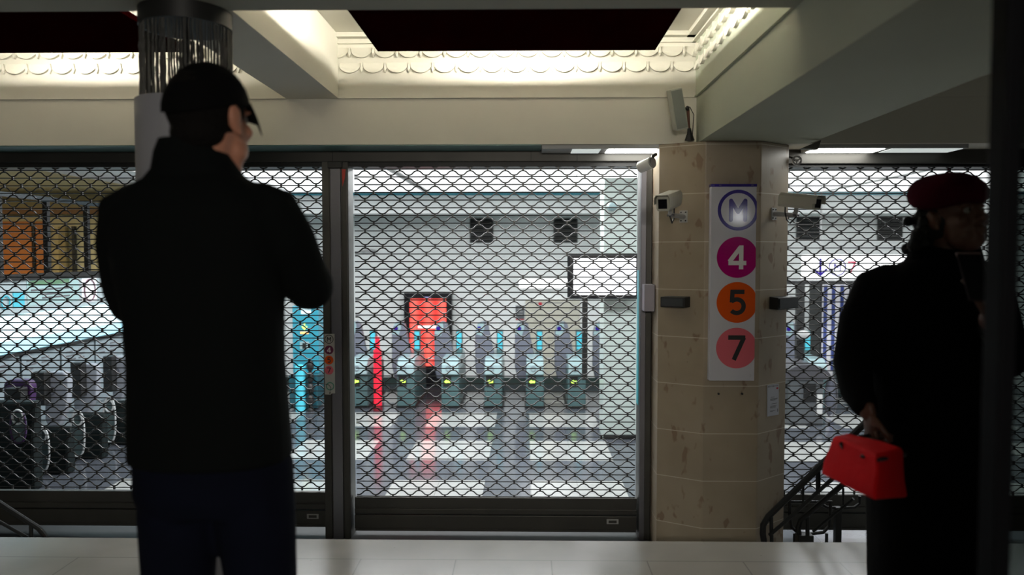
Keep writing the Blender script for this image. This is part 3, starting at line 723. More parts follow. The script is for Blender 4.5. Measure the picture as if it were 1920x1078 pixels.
# red kiosk screen
a, b = at(757, 549, 10.15), at(848, 722, 10.15)
t = thing('advertising_screen', 'tall black advertising screen glowing red at the hall wall', 'screen', ((a.x+b.x)/2, 10.15, FZ))
MB().box(a.x, b.x, 10.15, 10.26, FZ, a.z).build('frame', mat('screen_black', (.01, .01, .012), .25), t, bevel=.006)
rc = bpy.data.materials.new('red_picture'); rc.use_nodes = True; nt = rc.node_tree; bb = nt.nodes['Principled BSDF']
pos, (X, Y, Z) = worldpos(nt)
sn = mnode(nt, 'MULTIPLY_ADD', mnode(nt, 'SINE', mnode(nt, 'MULTIPLY', X, 34)), .5, .5)
c_ = mixc(nt, sn, (.95, .03, .02), (1.0, .12, .09)); nt.links.new(c_, bb.inputs['Emission Color']); bb.inputs['Emission Strength'].default_value = 1.5
bb.inputs['Base Color'].default_value = (.1, .01, .01, 1)
s0, s1 = at(768, 560, 10.149), at(837, 686, 10.149)
MB().box(s0.x, s1.x, 10.143, 10.1495, s1.z, s0.z).build('display', rc, t)
s0, s1 = at(784, 611, 10.14), at(832, 615, 10.14)
MB().box(s0.x, s1.x, 10.138, 10.143, s1.z, s0.z).build('picture_caption', mat('caption_white', (1, 1, 1), .4, emit=1.2), t)
s0 = at(801, 558, 10.149); MB().box(s0.x-.04, s0.x+.04, 10.145, 10.1495, s0.z-.006, s0.z+.006).build('status_light', mat('lilac_led', (.5, .45, 1), .4, emit=1.0), t)

# white display on a stand in front of the pier
a, b = at(1064, 475, 7.12), at(1200, 561, 7.12)
t = thing('white_display', 'wide blank white display with black rounded frame and dark pole below', 'screen', (at(1098, 700, 7.14).x, 7.14, FZ))
MB().box(a.x, b.x, 7.12, 7.17, b.z, a.z).build('frame', MATS['screen_black'], t, bevel=.02)
s0, s1 = at(1075.5, 484.5, 7.12), at(1192, 553, 7.12)
MB().box(s0.x, s1.x, 7.113, 7.1195, s1.z, s0.z).build('display', mat('blank_white', (1, 1, 1), .3, emit=1.3, ecol=(.93, .91, 1)), t)
p0 = at(1097, 560, 7.17); MB().box(p0.x-.024, p0.x+.024, 7.171, 7.21, at(1097, 712, 7.19).z, p0.z+.15).build('pole', BLACKM, t)
MB().box(.80, .95, 7.171, 7.2995, 1.0, 1.15).build('wall_bracket', BLACKM, t)

# line map on the back wall, lamp above it, small grey plate
a, b = at(985, 562, 10.28), at(1087, 706, 10.28)
t = thing('network_map', 'pale beige framed line map on the hall wall under the bright lamp', 'map', ((a.x+b.x)/2, 10.28, b.z))
MB().box(a.x, b.x, 10.275, 10.299, b.z, a.z).build('board', mat('map_beige', (.58, .56, .47), .5, noise=.08, nscale=14), t, bevel=.003)
k = MB(); rnd = random.Random(11)
for i in range(26):
    x = rnd.uniform(a.x+.06, b.x-.14); z = rnd.uniform(b.z+.05, a.z-.12); k.box(x, x+rnd.uniform(.03, .09), 10.272, 10.2751, z, z+.006)
k.build('map_print', mat('map_grey', (.28, .28, .27), .6), t)
MB().box(a.x+.06, a.x+.5, 10.272, 10.2751, a.z-.045, a.z-.03).build('map_title', mat('map_grey', (.3, .3, .3)), t)
q = at(1013, 567, 10.27); MB().cyl((q.x, 10.275, q.z-.02), (q.x, 10.27, q.z-.02), .025, n=16).build('red_dot', mat('stamp_red', (.4, .01, .03)), t)
a, b = at(972, 524, 10.0), at(1075, 541, 10.0)
t = thing('wall_light', 'long bright white lamp on the hall wall above the line map', 'light', ((a.x+b.x)/2, 10.2, b.z))
MB().box(a.x, b.x, 10.17, 10.299, b.z+.03, a.z).build('housing', WHITEP, t, bevel=.004)
MB().box(a.x+.01, b.x-.01, 10.14, 10.17, b.z, a.z).build('diffuser', mat('wall_lamp_glow', (1, 1, 1), .4, emit=2.2), t, bevel=.008)
a, b = at(967, 573, 10.28), at(983, 598, 10.28)
t = thing('wall_plaque', 'small dark grey plaque on the hall wall left of the line map', 'sign', ((a.x+b.x)/2, 10.28, b.z))
MB().box(a.x, b.x, 10.285, 10.299, b.z, a.z).build('plate', mat('plaque_grey', (.10, .11, .12), .5), t)
MB().box(a.x, b.x, 10.283, 10.299, b.z-.012, b.z).build('red_edge', mat('stamp_red', (.4, .01, .03)), t)
k = MB()
for i in range(3): k.box(a.x+.02, b.x-.02, 10.282, 10.285, a.z-.05-i*.035, a.z-.04-i*.035)
k.build('lines', GREYP, t)
# dome camera on hall ceiling fascia
q = at(1131, 381, 7.0); t = thing('dome_camera', 'small clear dome camera on the pale pier above the white display', 'security camera', (q.x+.1, 7.28, q.z))
MB().box(q.x+.06, q.x+.14, 7.2, 7.299, q.z-.02, q.z+.02).build('bracket', WHITEP, t, bevel=.004)
MB().ell((q.x+.1, 7.2, q.z-.02), (.045, .045, .04)).build('dome', PALET, t, smooth=True)
# gloss pipe-clip fittings on ceiling: slim luminaire near the pier
a, b = at(1078, 362, 9.0), at(1138, 368, 9.0)
t = thing('ceiling_lamp', 'narrow bright ceiling lamp at the top of the pale pier', 'light', ((a.x+b.x)/2, 7.0, 2.0))
MB().box(a.x*.8, b.x*.8, 6.95, 7.08, 2.03, 2.049).build('housing', WHITEP, t); MB().box(a.x*.8+.01, b.x*.8-.01, 6.96, 7.07, 2.024, 2.03).build('diffuser', MATS['wall_lamp_glow'], t)

# ================================================================ HALL: TICKET GATES
LED = mat('green_arrow', (.5, 1, .1), .4, emit=2.2, ecol=(.55, 1.0, .10))
def turnstile(label):
    """front at y=0 of its own frame, 0.19 wide; built once, then copied"""
    t = thing('ticket_gate', label, 'ticket gate', (0, 0, 0), 'ticket gates in a row across the hall')
    w2 = .098
    MB().prism([(0, 0), (1.0, 0), (1.0, .40), (.05, .40), (0, .36)], (-w2, 0, .02), (0, 1, 0), (0, 0, 1), (1, 0, 0), 0, 2*w2).build('cabinet', TEALC, t, bevel=.01)
    MB().box(-w2-.015, w2+.015, .01, 1.02, 0, .02).build('plinth', BLACKM, t)
    hd = MB().prism([(0, .36), (.02, .47), (.10, .53), (.9, .53), (1.0, .42), (.02, .36)], (-w2+.004, -.03, .02), (0, 1, 0), (0, 0, 1), (1, 0, 0), 0, 2*w2-.008).build('head_panel', PALET, t, bevel=.008)
    k = MB(); ring(k, .022, .028, (-.02, -.022, .445), X_, (0, .15, 1), N_, 0, .004, 20); k.build('card_reader_ring', SLATE, hd)
    win = MB().box(-w2+.02, .01, -.006, .0, .245, .36).build('indicator_window', INK, t)
    MB().prism([(-.035, 0), (-.008, .022), (-.008, .010), (.028, .010), (.028, -.010), (-.008, -.010), (-.008, -.022)], (-.03, -.007, .30), X_, Z_, N_, 0, .003).build('green_arrow', LED, win)
    bl = MB().prism([(.0, .26), (.17, .26), (.19, .55), (.12, .90), (.07, .93), (.0, .90), (-.03, .80), (-.03, .40)], (-w2-.10, .45, 0), X_, Z_, (0, 1, 0), 0, .10).build('gate_paddle', SLATE, t, bevel=.015)
    MB().prism([(-.025, .78), (.05, .76), (.08, .85), (.07, .925), (.0, .895)], (-w2-.10, .444, 0), X_, Z_, (0, 1, 0), 0, .004).build('paddle_badge', PALET, bl)
    k = MB().cyl((-w2-.08, .443, .845), (-w2-.08, .439, .845), .026, n=20).build('badge_button', BLUEI, bl)
    MB().box(.02, w2-.005, .50, .62, .55, .82).build('screen_housing', TEALC, t, bevel=.01)
    MB().box(.03, w2-.012, .493, .50, .60, .80).build('cyan_screen', CYANP, t)
    MB().box(-w2-.22, -w2, .60, .615, .47, .482).build('glass_rail', WHITEP, t)
    return t
proto = turnstile('ticket gate, leftmost of the row seen through the central grille')
GL = [(675, 'teal ticket gate, leftmost of the row seen through the central grille'),
      (762, 'second teal ticket gate from the left in the row, left of the red screen'),
      (845, 'third teal ticket gate in the central row, just right of the red screen'),
      (925, 'fourth teal ticket gate in the central row, below the left wall vent'),
      (1003, 'fifth teal ticket gate in the central row, in front of the line map'),
      (1081, 'sixth teal ticket gate in the central row, beside the display pole'),
      (1156, 'last teal ticket gate of the central row, mostly hidden by the pale pier'),
      (1530, 'teal ticket gate seen through the right grille beside the pillar'),
      (1640, 'teal ticket gate seen through the right grille behind the woman')]
for i, (px, lab) in enumerate(GL):
    o = proto if i == 0 else copy_tree(proto)
    q = at(px, 767, 8.74); o.location = (q.x, 8.70, FZ); o['label'] = lab
# red bollard column
q = at(708, 700, 8.58)
t = thing('red_bollard', 'slim glowing red information post left of the red screen', 'post', (q.x, 8.58, FZ))
RG = mat('red_glow', (.6, .01, .03), .4, emit=.55, ecol=(1, .02, .05))
MB().cyl((q.x, 8.58, FZ), (q.x, 8.58, at(708, 656, 8.58).z), .043, n=20).build('body', RG, t, smooth=True)
MB().cyl((q.x, 8.58, at(708, 656, 8.58).z), (q.x, 8.58, at(708, 632, 8.58).z), .026, n=20).build('head', RG, t, smooth=True)
MB().cyl((q.x, 8.58, FZ), (q.x, 8.58, FZ+.05), .05, n=20).build('foot', mat('dark_red', (.2, .01, .02), .4), t)
# domed lid machine in the right hall
def ax(px, py, Y): return at(px, py, Y)
a = at(1512, 765, 7.9)
t = thing('domed_ticket_gate', 'grey ticket gate with a silver domed lid right of the pillar', 'ticket gate', (a.x, 7.9, FZ))
MB().box(a.x-.17, a.x+.17, 7.9, 8.4, FZ, .12).build('cabinet', mat('mid_grey', (.13, .14, .15), .4), t, bevel=.01)
k = MB().rings([[Vector((a.x+.24*math.cos(u), 7.88+.5*v, .10+.15*math.sin(u))) for u in [math.pi*i/12 for i in range(13)]] for v in (0, 1)])
k.build('domed_lid', SILVER, t, smooth=True)
MB().box(a.x-.03, a.x+.09, 7.89, 7.9, -.12, .06).build('dark_window', INK, t)
MB().box(a.x+.10, a.x+.15, 7.88, 7.9, -.25, -.05).build('white_strip', WHITEP, t)
for s_ in (-1, 1):
    k = MB(); pts = [(a.x+s_*.26+.05*math.cos(u)*1.2, 7.95, -.08+.20*math.sin(u)) for u in [2*math.pi*i/24 for i in range(24)]]
    k.tube(pts, .008, 6, True); k.build('side_ring', SILVER, t, smooth=True)
    MB().ell((a.x+s_*.26, 7.97, -.08), (.055, .02, .19)).build('side_paddle', SLATE, t, smooth=True)
q = at(1524, 640, 8.3); t2 = thing('round_sensor_post', 'dark post with a round grey sensor above the domed gate', 'post', (q.x, 8.5, FZ))
MB().box(q.x-.10, q.x-.02, 8.5, 8.56, FZ, at(1508, 528, 8.5).z).build('post', INK, t2)
MB().ell((q.x-.04, 8.47, at(1520, 628, 8.47).z), (.075, .03, .05)).build('sensor', GREYP, t2, smooth=True)

# lit direction sign hanging in the right hall
a, b = at(1508, 478, 9.1), at(1760, 525, 9.1)
t = thing('direction_sign', 'long white lit direction sign with a dark down arrow and M 7, right hall', 'sign', ((a.x+b.x)/2, 9.1, b.z))
MB().box(a.x, b.x, 9.1, 9.2, b.z, a.z).build('light_box', mat('sign_glow', (1, 1, 1), .4, emit=1.15), t, bevel=.01)
MB().box(a.x-.3, b.x+.3, 9.1, 9.2, b.z-.05, b.z-.012).build('support_rail', BLACKM, t)
for xx in (a.x+.2, b.x-.2): MB().cyl((xx, 9.15, a.z), (xx, 9.15, 2.049), .012, n=8).build('hanger', GREYP, t)
o = at(1538, 501, 9.1); o.y = 9.1
k = MB(); stroke(k, [(0, .10), (0, -.09)], .028, o, X_, Z_, N_, .001, .004); stroke(k, [(-.075, -.02), (0, -.09), (.075, -.02)], .026, o, X_, Z_, N_, .001, .005)
k.build('down_arrow', BLUEI, t)
o = at(1570, 501, 9.1); o.y = 9.1; k = MB(); ring(k, .085, .10, o, X_, Z_, N_, .001, .004); k.build('ring', BLUEI, t)
glyph('M', .10, .014, BLUEI, t, o, X_, Z_, N_, .001, .004)
o = at(1597, 501, 9.1); o.y = 9.1; glyph('7', .13, .02, mat('sign_red', (.5, .03, .08), .4), t, o, X_, Z_, N_, .001, .004)
# blue striped poster
a, b = at(1524, 532, 9.9), at(1592, 735, 9.9)
t = thing('striped_poster_stand', 'white poster panel with vertical blue stripes in the right hall', 'poster', ((a.x+b.x)/2, 9.9, FZ))
MB().box(a.x, b.x, 9.9, 9.94, FZ, a.z).build('panel', mat('poster_white', (.8, .8, .84), .4, emit=.25), t, bevel=.004)
for px in (1530, 1547, 1562, 1578): q = at(px, 600, 9.9); MB().box(q.x-.022, q.x+.022, 9.894, 9.8999, -.1, a.z-.02).build('blue_stripe', mat('stripe_blue', (.08, .12, .42), .4), t)
MB().box(b.x-.02, b.x+.03, 9.58, 9.96, FZ, a.z+.02).build('side_frame', INK, t)
MB().box(a.x-.02, a.x, 9.58, 9.96, FZ, a.z+.02).build('side_frame', INK, t)

# ticket machine behind the left grille near the post
a, b = at(540, 575, 8.6), at(592, 768, 8.6)
t = thing('ticket_machine', 'cyan ticket machine with a green arrow seen between the man and the post', 'ticket machine', ((a.x+b.x)/2, 8.6, FZ))
TM = mat('cyan_cabinet', (.04, .27, .36), .35, emit=.05, ecol=(.03, .4, .55))
MB().box(a.x, b.x, 8.75, 9.0, .02, a.z).build('back_panel', TM, t, bevel=.01)
MB().box(a.x, b.x+.02, 8.6, 9.0, FZ+.02, .02).build('base', mat('deep_teal', (.02, .10, .13), .35), t, bevel=.01)
q = at(573, 583, 8.75); MB().box(q.x-.05, q.x+.06, 8.744, 8.75, q.z-.035, q.z+.035).build('lit_label', mat('pale_glow', (.6, .8, .85), .4, emit=.35), t)
q = at(571, 612, 8.75); k = MB(); stroke(k, [(0, .035), (0, -.03)], .010, (q.x, 8.75, q.z), X_, Z_, N_, .001, .006); stroke(k, [(-.028, 0), (0, -.03), (.028, 0)], .010, (q.x, 8.75, q.z), X_, Z_, N_, .001, .007)
k.build('green_arrow', LED, t)
q = at(571, 624, 8.75); MB().box(q.x-.045, q.x+.045, 8.744, 8.75, q.z-.01, q.z+.01).build('orange_bar', mat('orange_led', (1, .4, .1), .4, emit=1.6, ecol=(1, .45, .15)), t)
q = at(571, 648, 8.75); MB().box(q.x-.05, q.x+.05, 8.744, 8.75, q.z-.04, q.z+.045).build('card_slot_panel', PALET, t); MB().box(q.x-.02, q.x+.02, 8.738, 8.744, q.z-.03, q.z+.03).build('card_slot', INK, t)
q = at(561, 690, 8.5); MB().cyl((q.x, 8.54, FZ), (q.x, 8.54, q.z), .052, n=24).ell((q.x, 8.54, q.z), (.06, .06, .035)).build('round_column', mat('bright_cyan', (.08, .5, .62), .3, emit=.22, ecol=(.1, .7, .9)), t, smooth=True)
q = at(580, 690, 8.5); k = MB()
for j in range(5): k.ell((q.x, 8.53, q.z+.02-j*.125), (.042, .042, .066))
k.build('bead_column', INK, t, smooth=True)

# ================================================================ HALL: LEFT WALL
LX = -4.05
def lw(px, py):      # point of the plane x = LX seen at that pixel
    d = at(px, py, 1.0)-Vector((0, 0, CAM_Z)); return Vector((0, 0, CAM_Z))+d*(LX/d.x)
t = thing('lit_display_case', 'long glowing cyan-white light band along the left wall of the hall', 'light box', (LX-.05, 7.5, .58))
cy = bpy.data.materials.new('cyan_band'); cy.use_nodes = True; nt = cy.node_tree; bb = nt.nodes['Principled BSDF']
bb.inputs['Base Color'].default_value = (.5, .8, .9, 1); bb.inputs['Emission Color'].default_value = (.30, .78, 1.0, 1); bb.inputs['Emission Strength'].default_value = .5
MB().box(LX-.16, LX, 5.1, 10.2, 0.566, 0.665).build('lower_band', cy, t)
MB().box(LX-.16, LX, 5.1, 10.2, 0.665, 0.857).build('upper_band', mat('white_band', (1, 1, 1), .4, emit=.95, ecol=(.48, .88, 1)), t)
MB().box(LX-.02, LX+.02, 5.1, 10.2, 0.535, 0.563).build('black_rail', BLACKM, t)
t = thing('poster_frieze', 'pale strip of printed panels above the glowing band on the left wall', 'poster', (LX-.05, 7.5, .88))
MB().box(LX-.08, LX-.01, 5.1, 10.2, 0.862, 1.132).build('panel', mat('frieze_white', (.42, .50, .52), .45), t)
MB().box(LX-.08, LX+.01, 5.1, 10.2, 1.132, 1.184).build('ledge', BLACKM, t)
def lbox(y0, y1, z0, z1, m, name, th=.004): return MB().box(LX-.01, LX-.01+th, y0, y1, z0, z1).build(name, m, t)
lbox(6.4, 7.15, .92, 1.13, mat('poster_mint', (.40, .58, .58), .5), 'poster'); lbox(6.42, 7.0, 1.085, 1.125, mat('poster_green', (.12, .25, .14), .5), 'poster_heading', .006)
lbox(7.2, 7.45, .90, 1.12, mat('poster_white', (.6, .6, .6)), 'poster')
for (y0, y1, z) in ((6.45, 7.05, 1.04), (6.6, 7.05, 1.0), (6.6, 7.0, .97), (7.6, 8.0, 1.08), (7.6, 7.9, 1.04), (7.6, 8.1, 1.0), (5.9, 6.05, 1.0)):
    lbox(y0, y1, z, z+.014, mat('grey_print', (.12, .12, .13)), 'printed_line', .008)
k = MB(); ringpts = [(LX+.002, 7.32+.09*math.cos(u), 1.01+.10*math.sin(u)) for u in [2*math.pi*i/24 for i in range(24)]]; k.tube(ringpts, .005, 6, True); k.build('oval_mark', mat('plum_mark', (.15, .03, .06), .5), t)
k = MB(); ringpts = [(LX+.002, 6.12+.05*math.cos(u), .97+.05*math.sin(u)) for u in [2*math.pi*i/20 for i in range(20)]]; k.tube(ringpts, .006, 6, True); k.build('blue_mark', CYANP, t)
lbox(6.22, 6.36, .92, 1.04, CYANP, 'cyan_picture', .007)
# glazed screen above
t = thing('glazed_screen', 'tall dark-framed glazing above the left wall with orange panels behind', 'window screen', (LX, 7.0, 1.19))
MB().box(LX-.03, LX+.01, 5.1, 10.2, 1.791, 1.827).build('top_bar', mat('blue_black', (.015, .03, .04), .4), t)
for px in (2, 92, 167): q = lw(px, 440); MB().box(LX-.04, LX+.0, q.y-.022, q.y+.022, 1.185, 1.791).build('mullion', BLACKM, t)
for y in (8.4, 9.85): MB().box(LX-.04, LX+.0, y-.022, y+.022, 1.185, 1.791).build('mullion', BLACKM, t)
OR = mat('orange_panel', (.50, .17, .045), .5, noise=.25, nscale=3)
for i, (p0, p1, lab) in enumerate(((-40, 60, 'wide orange panel behind the glazing, far left'), (66, 90, 'narrow orange panel behind the glazing, next to the wide one'))):
    a, b = at(p0, 415, 8.93), at(p1, 504, 8.93); tag(MB().box(a.x, b.x, 8.93, 8.99, 1.111, a.z).build('orange_panel', OR, bevel=.004), lab, 'panel')
for p0, p1, lab in ((60, 66, 'thin dark post between the two orange panels'), (133, 140, 'thin dark post behind the glazing, right of the orange panels')):
    a, b = at(p0+.3, 424, 8.93), at(p1-.3, 504, 8.93); tag(MB().box(a.x, b.x, 8.93, 8.99, 1.111, a.z).build('dark_post', BLACKM), lab, 'post')
a, b = at(-60, 386, 8.85), at(200, 399, 8.85); struct('trim_17', MB().box(-9, -3.97, 8.82, 8.99, 1.79, 1.86), mat('brown_beam', (.22, .10, .04), .5))
a, b = at(107, 425, 8.9), at(121, 490, 8.9); tag(MB().box(a.x, b.x, 8.92, 8.99, 1.12, a.z).build('brown_door_panel', mat('brown_panel', (.30, .22, .09), .5)), 'narrow brown panel behind the glazing, right of the orange ones', 'panel')
# printed panels below the band
t = thing('notice_panels', 'row of pale printed notice panels under the glowing band', 'notice board', (LX, 7.0, .0))
for i in range(9):
    y0 = 5.2+i*.55
    MB().box(LX-.008, LX, y0, y0+.52, -.05, .53).build('panel', mat('notice_pale', (.27, .33, .36), .45), t)
k = MB(); rnd = random.Random(5)
for i in range(9):
    y0 = 5.2+i*.55
    for j in range(3):
        for w_ in range(2): yy = y0+.06+w_*.2; k.box(LX, LX+.003, yy, yy+rnd.uniform(.08, .17), .47-j*.035, .483-j*.035)
k.build('printed_lines', mat('grey_print', (.12, .12, .13)), t)
# large foot wide gates in front of them
GREYPAD = mat('paddle_grey', (.30, .32, .36), .4); OUT = mat('outline_white', (.62, .64, .64), .4); DKBODY = mat('gate_dark', (.006, .010, .010), .5, spec=.2)
PURP = mat('purple_trim', (.045, .012, .075), .4)
def wide_gate(Y, ov, pad, blk, cya, label, purple=False):
    q = at((ov[0]+ov[2])/2, ov[3], Y)
    t = thing('wide_ticket_gate', label, 'ticket gate', (q.x, Y, FZ), 'dark ticket gates along the left wall')
    a, b = at(ov[0]-6, (ov[1]+ov[3])/2, Y), at(ov[2]+4, (ov[1]+ov[3])/2, Y); x0, x1 = a.x-(.22 if purple else 0), b.x
    zt_ = at(0, pad[3]+(-45 if purple else 4), Y).z
    MB().prism([(0, 0), (.11, 0), (.11, zt_-FZ), (.04, zt_-FZ), (0, (zt_-FZ)*.6)], (x0, Y+.02, FZ), (0, 1, 0), (0, 0, 1), (1, 0, 0), 0, x1-x0+(.02 if purple else .11)).build('cabinet', DKBODY, t, bevel=.02)
    oa, ob = at(ov[0], ov[1], Y), at(ov[2], ov[3], Y); cx, cz = (oa.x+ob.x)/2, (oa.z+ob.z)/2; rx, rz = (ob.x-oa.x)/2, (oa.z-ob.z)/2
    rz = min(rz, cz-FZ-.01)
    def oval(f, n=32):
        return [(cx+rx*f*math.copysign(abs(math.cos(u))**.8, math.cos(u)), cz+(rz-rx*(1-f))*math.copysign(abs(math.sin(u))**.8, math.sin(u))) for u in [2*math.pi*i/n for i in range(n)]]
    MB().prism(oval(.9), (0, Y, 0), X_, Z_, N_, -.02, .004).build('front_plate', mat('plate_teal', (.09, .13, .13), .4), t)
    MB().tube([(x, Y-.006, z) for x, z in oval(1.0)], .0075, 8, True).build('outline', OUT if not purple else PURP, t, smooth=True)
    MB().tube([(cx+rx*.7*math.cos(u), Y-.008, cz+rz*.62+.05*math.sin(u)) for u in [2*math.pi*i/20 for i in range(20)]], .008, 8, True).build('reader_ring', OUT, t, smooth=True)
    pa, pb = at(pad[0], pad[1], Y+.3), at(pad[2], pad[3], Y+.3); w_, h_ = pb.x-pa.x, pa.z-pb.z
    poly = [(0, .12*h_), (.12*w_, 0), (.55*w_, 0), (.92*w_, .35*h_), (w_, .8*h_)]+[(w_*(.72+.28*math.cos(math.radians(a_))), h_*(.85+.15*math.sin(math.radians(a_)))) for a_ in (20, 50, 80)]+[(w_*(.28-.28*math.cos(math.radians(a_))), h_*(.85+.15*math.sin(math.radians(a_)))) for a_ in (80, 50, 20)]
    pd = MB().prism(poly, (pa.x, Y+.3, pb.z), X_, Z_, (0, 1, 0), 0, .08).build('gate_paddle', GREYPAD if not purple else PURP, t, bevel=.012)
    k = MB(); ring(k, w_*.13, w_*.19, (pa.x+w_*.32, Y+.3, pb.z+h_*.66), X_, Z_, N_, 0, .004, 20); k.build('paddle_mark', SLATE, pd)
    ba, bb_ = at(blk[0], blk[1], Y+.2), at(blk[2], blk[3], Y+.2)
    MB().box(ba.x, bb_.x, Y+.2, Y+.29, bb_.z, ba.z).build('reader_head', INK, t, bevel=.008)
    if cya:
        q = at(cya[0], cya[1], Y+.1); MB().prism([(-.05, -.045), (.015, -.05), (.05, 0), (.02, .05), (-.05, .045)], (q.x, Y+.1, q.z), X_, Z_, N_, 0, .02).build('cyan_marker', mat('cyan_marker_paint', (.02, .42, .48), .35, emit=.08), t)
    return t
wide_gate(5.58, (20, 770, 50, 830), (5, 712, 60, 800), (8, 728, 40, 790), None, 'purple-edged dark ticket gate at the far left edge, nearest of its row', True)
wide_gate(6.0, (61, 800, 94, 884), (82, 697, 129, 800), (57, 698, 84, 760), (101, 816), 'dark ticket gate with grey paddle, right next to the purple-edged one')
wide_gate(6.46, (133, 770, 160, 856), (136, 682, 184, 775), (131, 680, 153, 745), (167, 791), 'dark ticket gate with grey paddle, third of the left row')
wide_gate(6.95, (194, 745, 218, 829), (209, 668, 240, 750), (192, 668, 211, 735), (225, 765), 'dark ticket gate with grey paddle, last of the left row beside the man')
# ================================================================ PEOPLE
def remesh(mb, name, voxel, material, parent, smooth_it=3):
    o = mb.build(name, material, parent)
    r = o.modifiers.new('r', 'REMESH'); r.mode = 'VOXEL'; r.voxel_size = voxel; r.use_smooth_shade = True
    sm = o.modifiers.new('s', 'SMOOTH'); sm.iterations = smooth_it; sm.factor = .5
    bpy.context.view_layer.update(); dg = bpy.context.evaluated_depsgraph_get()
    me = bpy.data.meshes.new_from_object(o.evaluated_get(dg)); o.modifiers.clear(); o.data = me
    for p in me.polygons: p.use_smooth = True
    if not me.materials: me.materials.append(material)
    return o
def head(mb, c, yaw, pitch, s=1.0):
    """yaw: turn to +x from +y; returns the local-to-world function"""
    M3 = Matrix.Rotation(-yaw, 3, 'Z') @ Matrix.Rotation(-pitch, 3, 'X'); c = Vector(c)
    def P(x, y, z): return c+M3 @ Vector((x*s, y*s, z*s))
    def E(x, y, z, a, b, d, n=16): mb.ell(P(x, y, z), (a*s, b*s, d*s), M3, n, 10)
    E(0, -.008, .035, .076, .096, .090, 24); E(0, .030, -.030, .062, .064, .085, 20); E(0, .048, -.085, .038, .040, .034)
    E(-.028, .036, -.07, .034, .042, .034); E(.028, .036, -.07, .034, .042, .034)
    mb.limb([P(0, .088, .018), P(0, .106, -.018), P(0, .110, -.028)], [.008*s, .011*s, .014*s], n=10)
    E(-.012, .098, -.03, .009, .010, .007, 10); E(.012, .098, -.03, .009, .010, .007, 10)
    for k in (-1, 1):
        E(k*.030, .080, .020, .024, .014, .009, 12); E(k*.038, .066, -.028, .024, .020, .022, 12)
        E(k*.076, -.006, -.005, .009, .020, .031, 12); E(k*.083, -.012, .004, .005, .020, .028, 12)
        E(k*.078, .002, -.028, .008, .010, .012, 10)
    E(0, .092, -.058, .024, .010, .007, 12); E(0, .090, -.069, .021, .010, .008, 12)
    return P
def eyes(P, parent, s=1.0):
    for k in (-1, 1):
        e = MB().ell(P(k*.030, .081, .004), (.011*s,)*3).build('eye', mat('eye_white', (.22, .2, .18), .2), parent, smooth=True)
        MB().ell(P(k*.030, .0885, .003), (.0055*s,)*3).build('iris', mat('iris_brown', (.03, .015, .01), .15), e, smooth=True)
def hand(mb, wr, d, n, curl=.6, sgn=1, s=1.0, spread=.06, thumb=.7):
    """wr wrist, d finger direction, n the side the palm faces, sgn the thumb's side"""
    wr = Vector(wr); d = Vector(d).normalized(); n = Vector(n); n = (n-d*n.dot(d)).normalized(); sd = d.cross(n)*sgn
    M3 = Matrix((sd, d, n)).transposed()
    mb.ell(wr+d*.045*s, (.038*s, .052*s, .0155*s), M3, 14, 10)
    mb.limb([wr-d*.02*s, wr+d*.03*s], [.026*s, .034*s], [.019*s, .015*s], side=sd)
    for i, (o_, L) in enumerate(((.029, .072), (.0095, .080), (-.0105, .074), (-.029, .058))):
        p = wr+d*(.083-.004*abs(i-1))*s+sd*o_*s; a = 0; pts = [p-d*.012*s]; pts.append(p.copy())
        for j, f in enumerate((.45, .30, .25)):
            a += curl*(.75, 1.1, .7)[j]*(1+.07*i)
            dd = d*math.cos(a)+n*math.sin(a)+sd*(o_*spread*30)*math.cos(a)*.12
            p = p+dd.normalized()*L*f*s; pts.append(p.copy())
        mb.limb(pts, [.0098*s, .0096*s, .0090*s, .0083*s, .0072*s], n=10)
    p = wr+d*.022*s+sd*.026*s; t1 = (d*.62+sd*.72+n*.35*thumb).normalized(); t2 = (d*.85+sd*.30+n*.55*thumb).normalized(); t3 = (d*.8-sd*.05+n*.7*thumb).normalized()
    a1 = p+t1*.036*s; a2 = a1+t2*.030*s; a3 = a2+t3*.022*s
    mb.limb([p, a1, a2, a3], [.015*s, .0115*s, .0105*s, .0088*s], n=10)
    return M3
def torso(mb, rows, Y, ins=0., n=28, lean=0.):
    """rows: (pixel y, left x, right x, front-back half depth, y shift)"""
    P = []; rx = []; ry = []
    for (py, xl, xr, dp, ys) in rows:
        a, b = at(xl, py, Y+ys), at(xr, py, Y+ys); P.append((a+b)/2); rx.append(max(.01, (b.x-a.x)/2-ins)); ry.append(max(.01, dp-ins))
    Pn = []
    rs = []
    for p, a, b in zip(P, rx, ry):
        r = []
        for j in range(n):
            u = 2*math.pi*j/n; cu, su = math.cos(u), math.sin(u)
            r.append(p+Vector((a*math.copysign(abs(cu)**.85, cu), b*math.copysign(abs(su)**.85, su), 0)))
        rs.append(r)
    mb.rings(rs); return P
SKIN = mat('skin', (.50, .22, .14), .5, noise=.08, nscale=20)
JACK = mat('black_jacket', (.0025, .0034, .0034), .9, spec=.12, bump=.25, nscale=14)
JEAN = mat('navy_jeans', (.003, .004, .011), .9, spec=.1, noise=.5, nscale=5, bump=.3)
CAPM = mat('black_cap', (.002, .002, .0022), .9, spec=.1)
HAIR = mat('dark_hair', (.004, .003, .0025), .8, spec=.15, bump=.8, nscale=120)

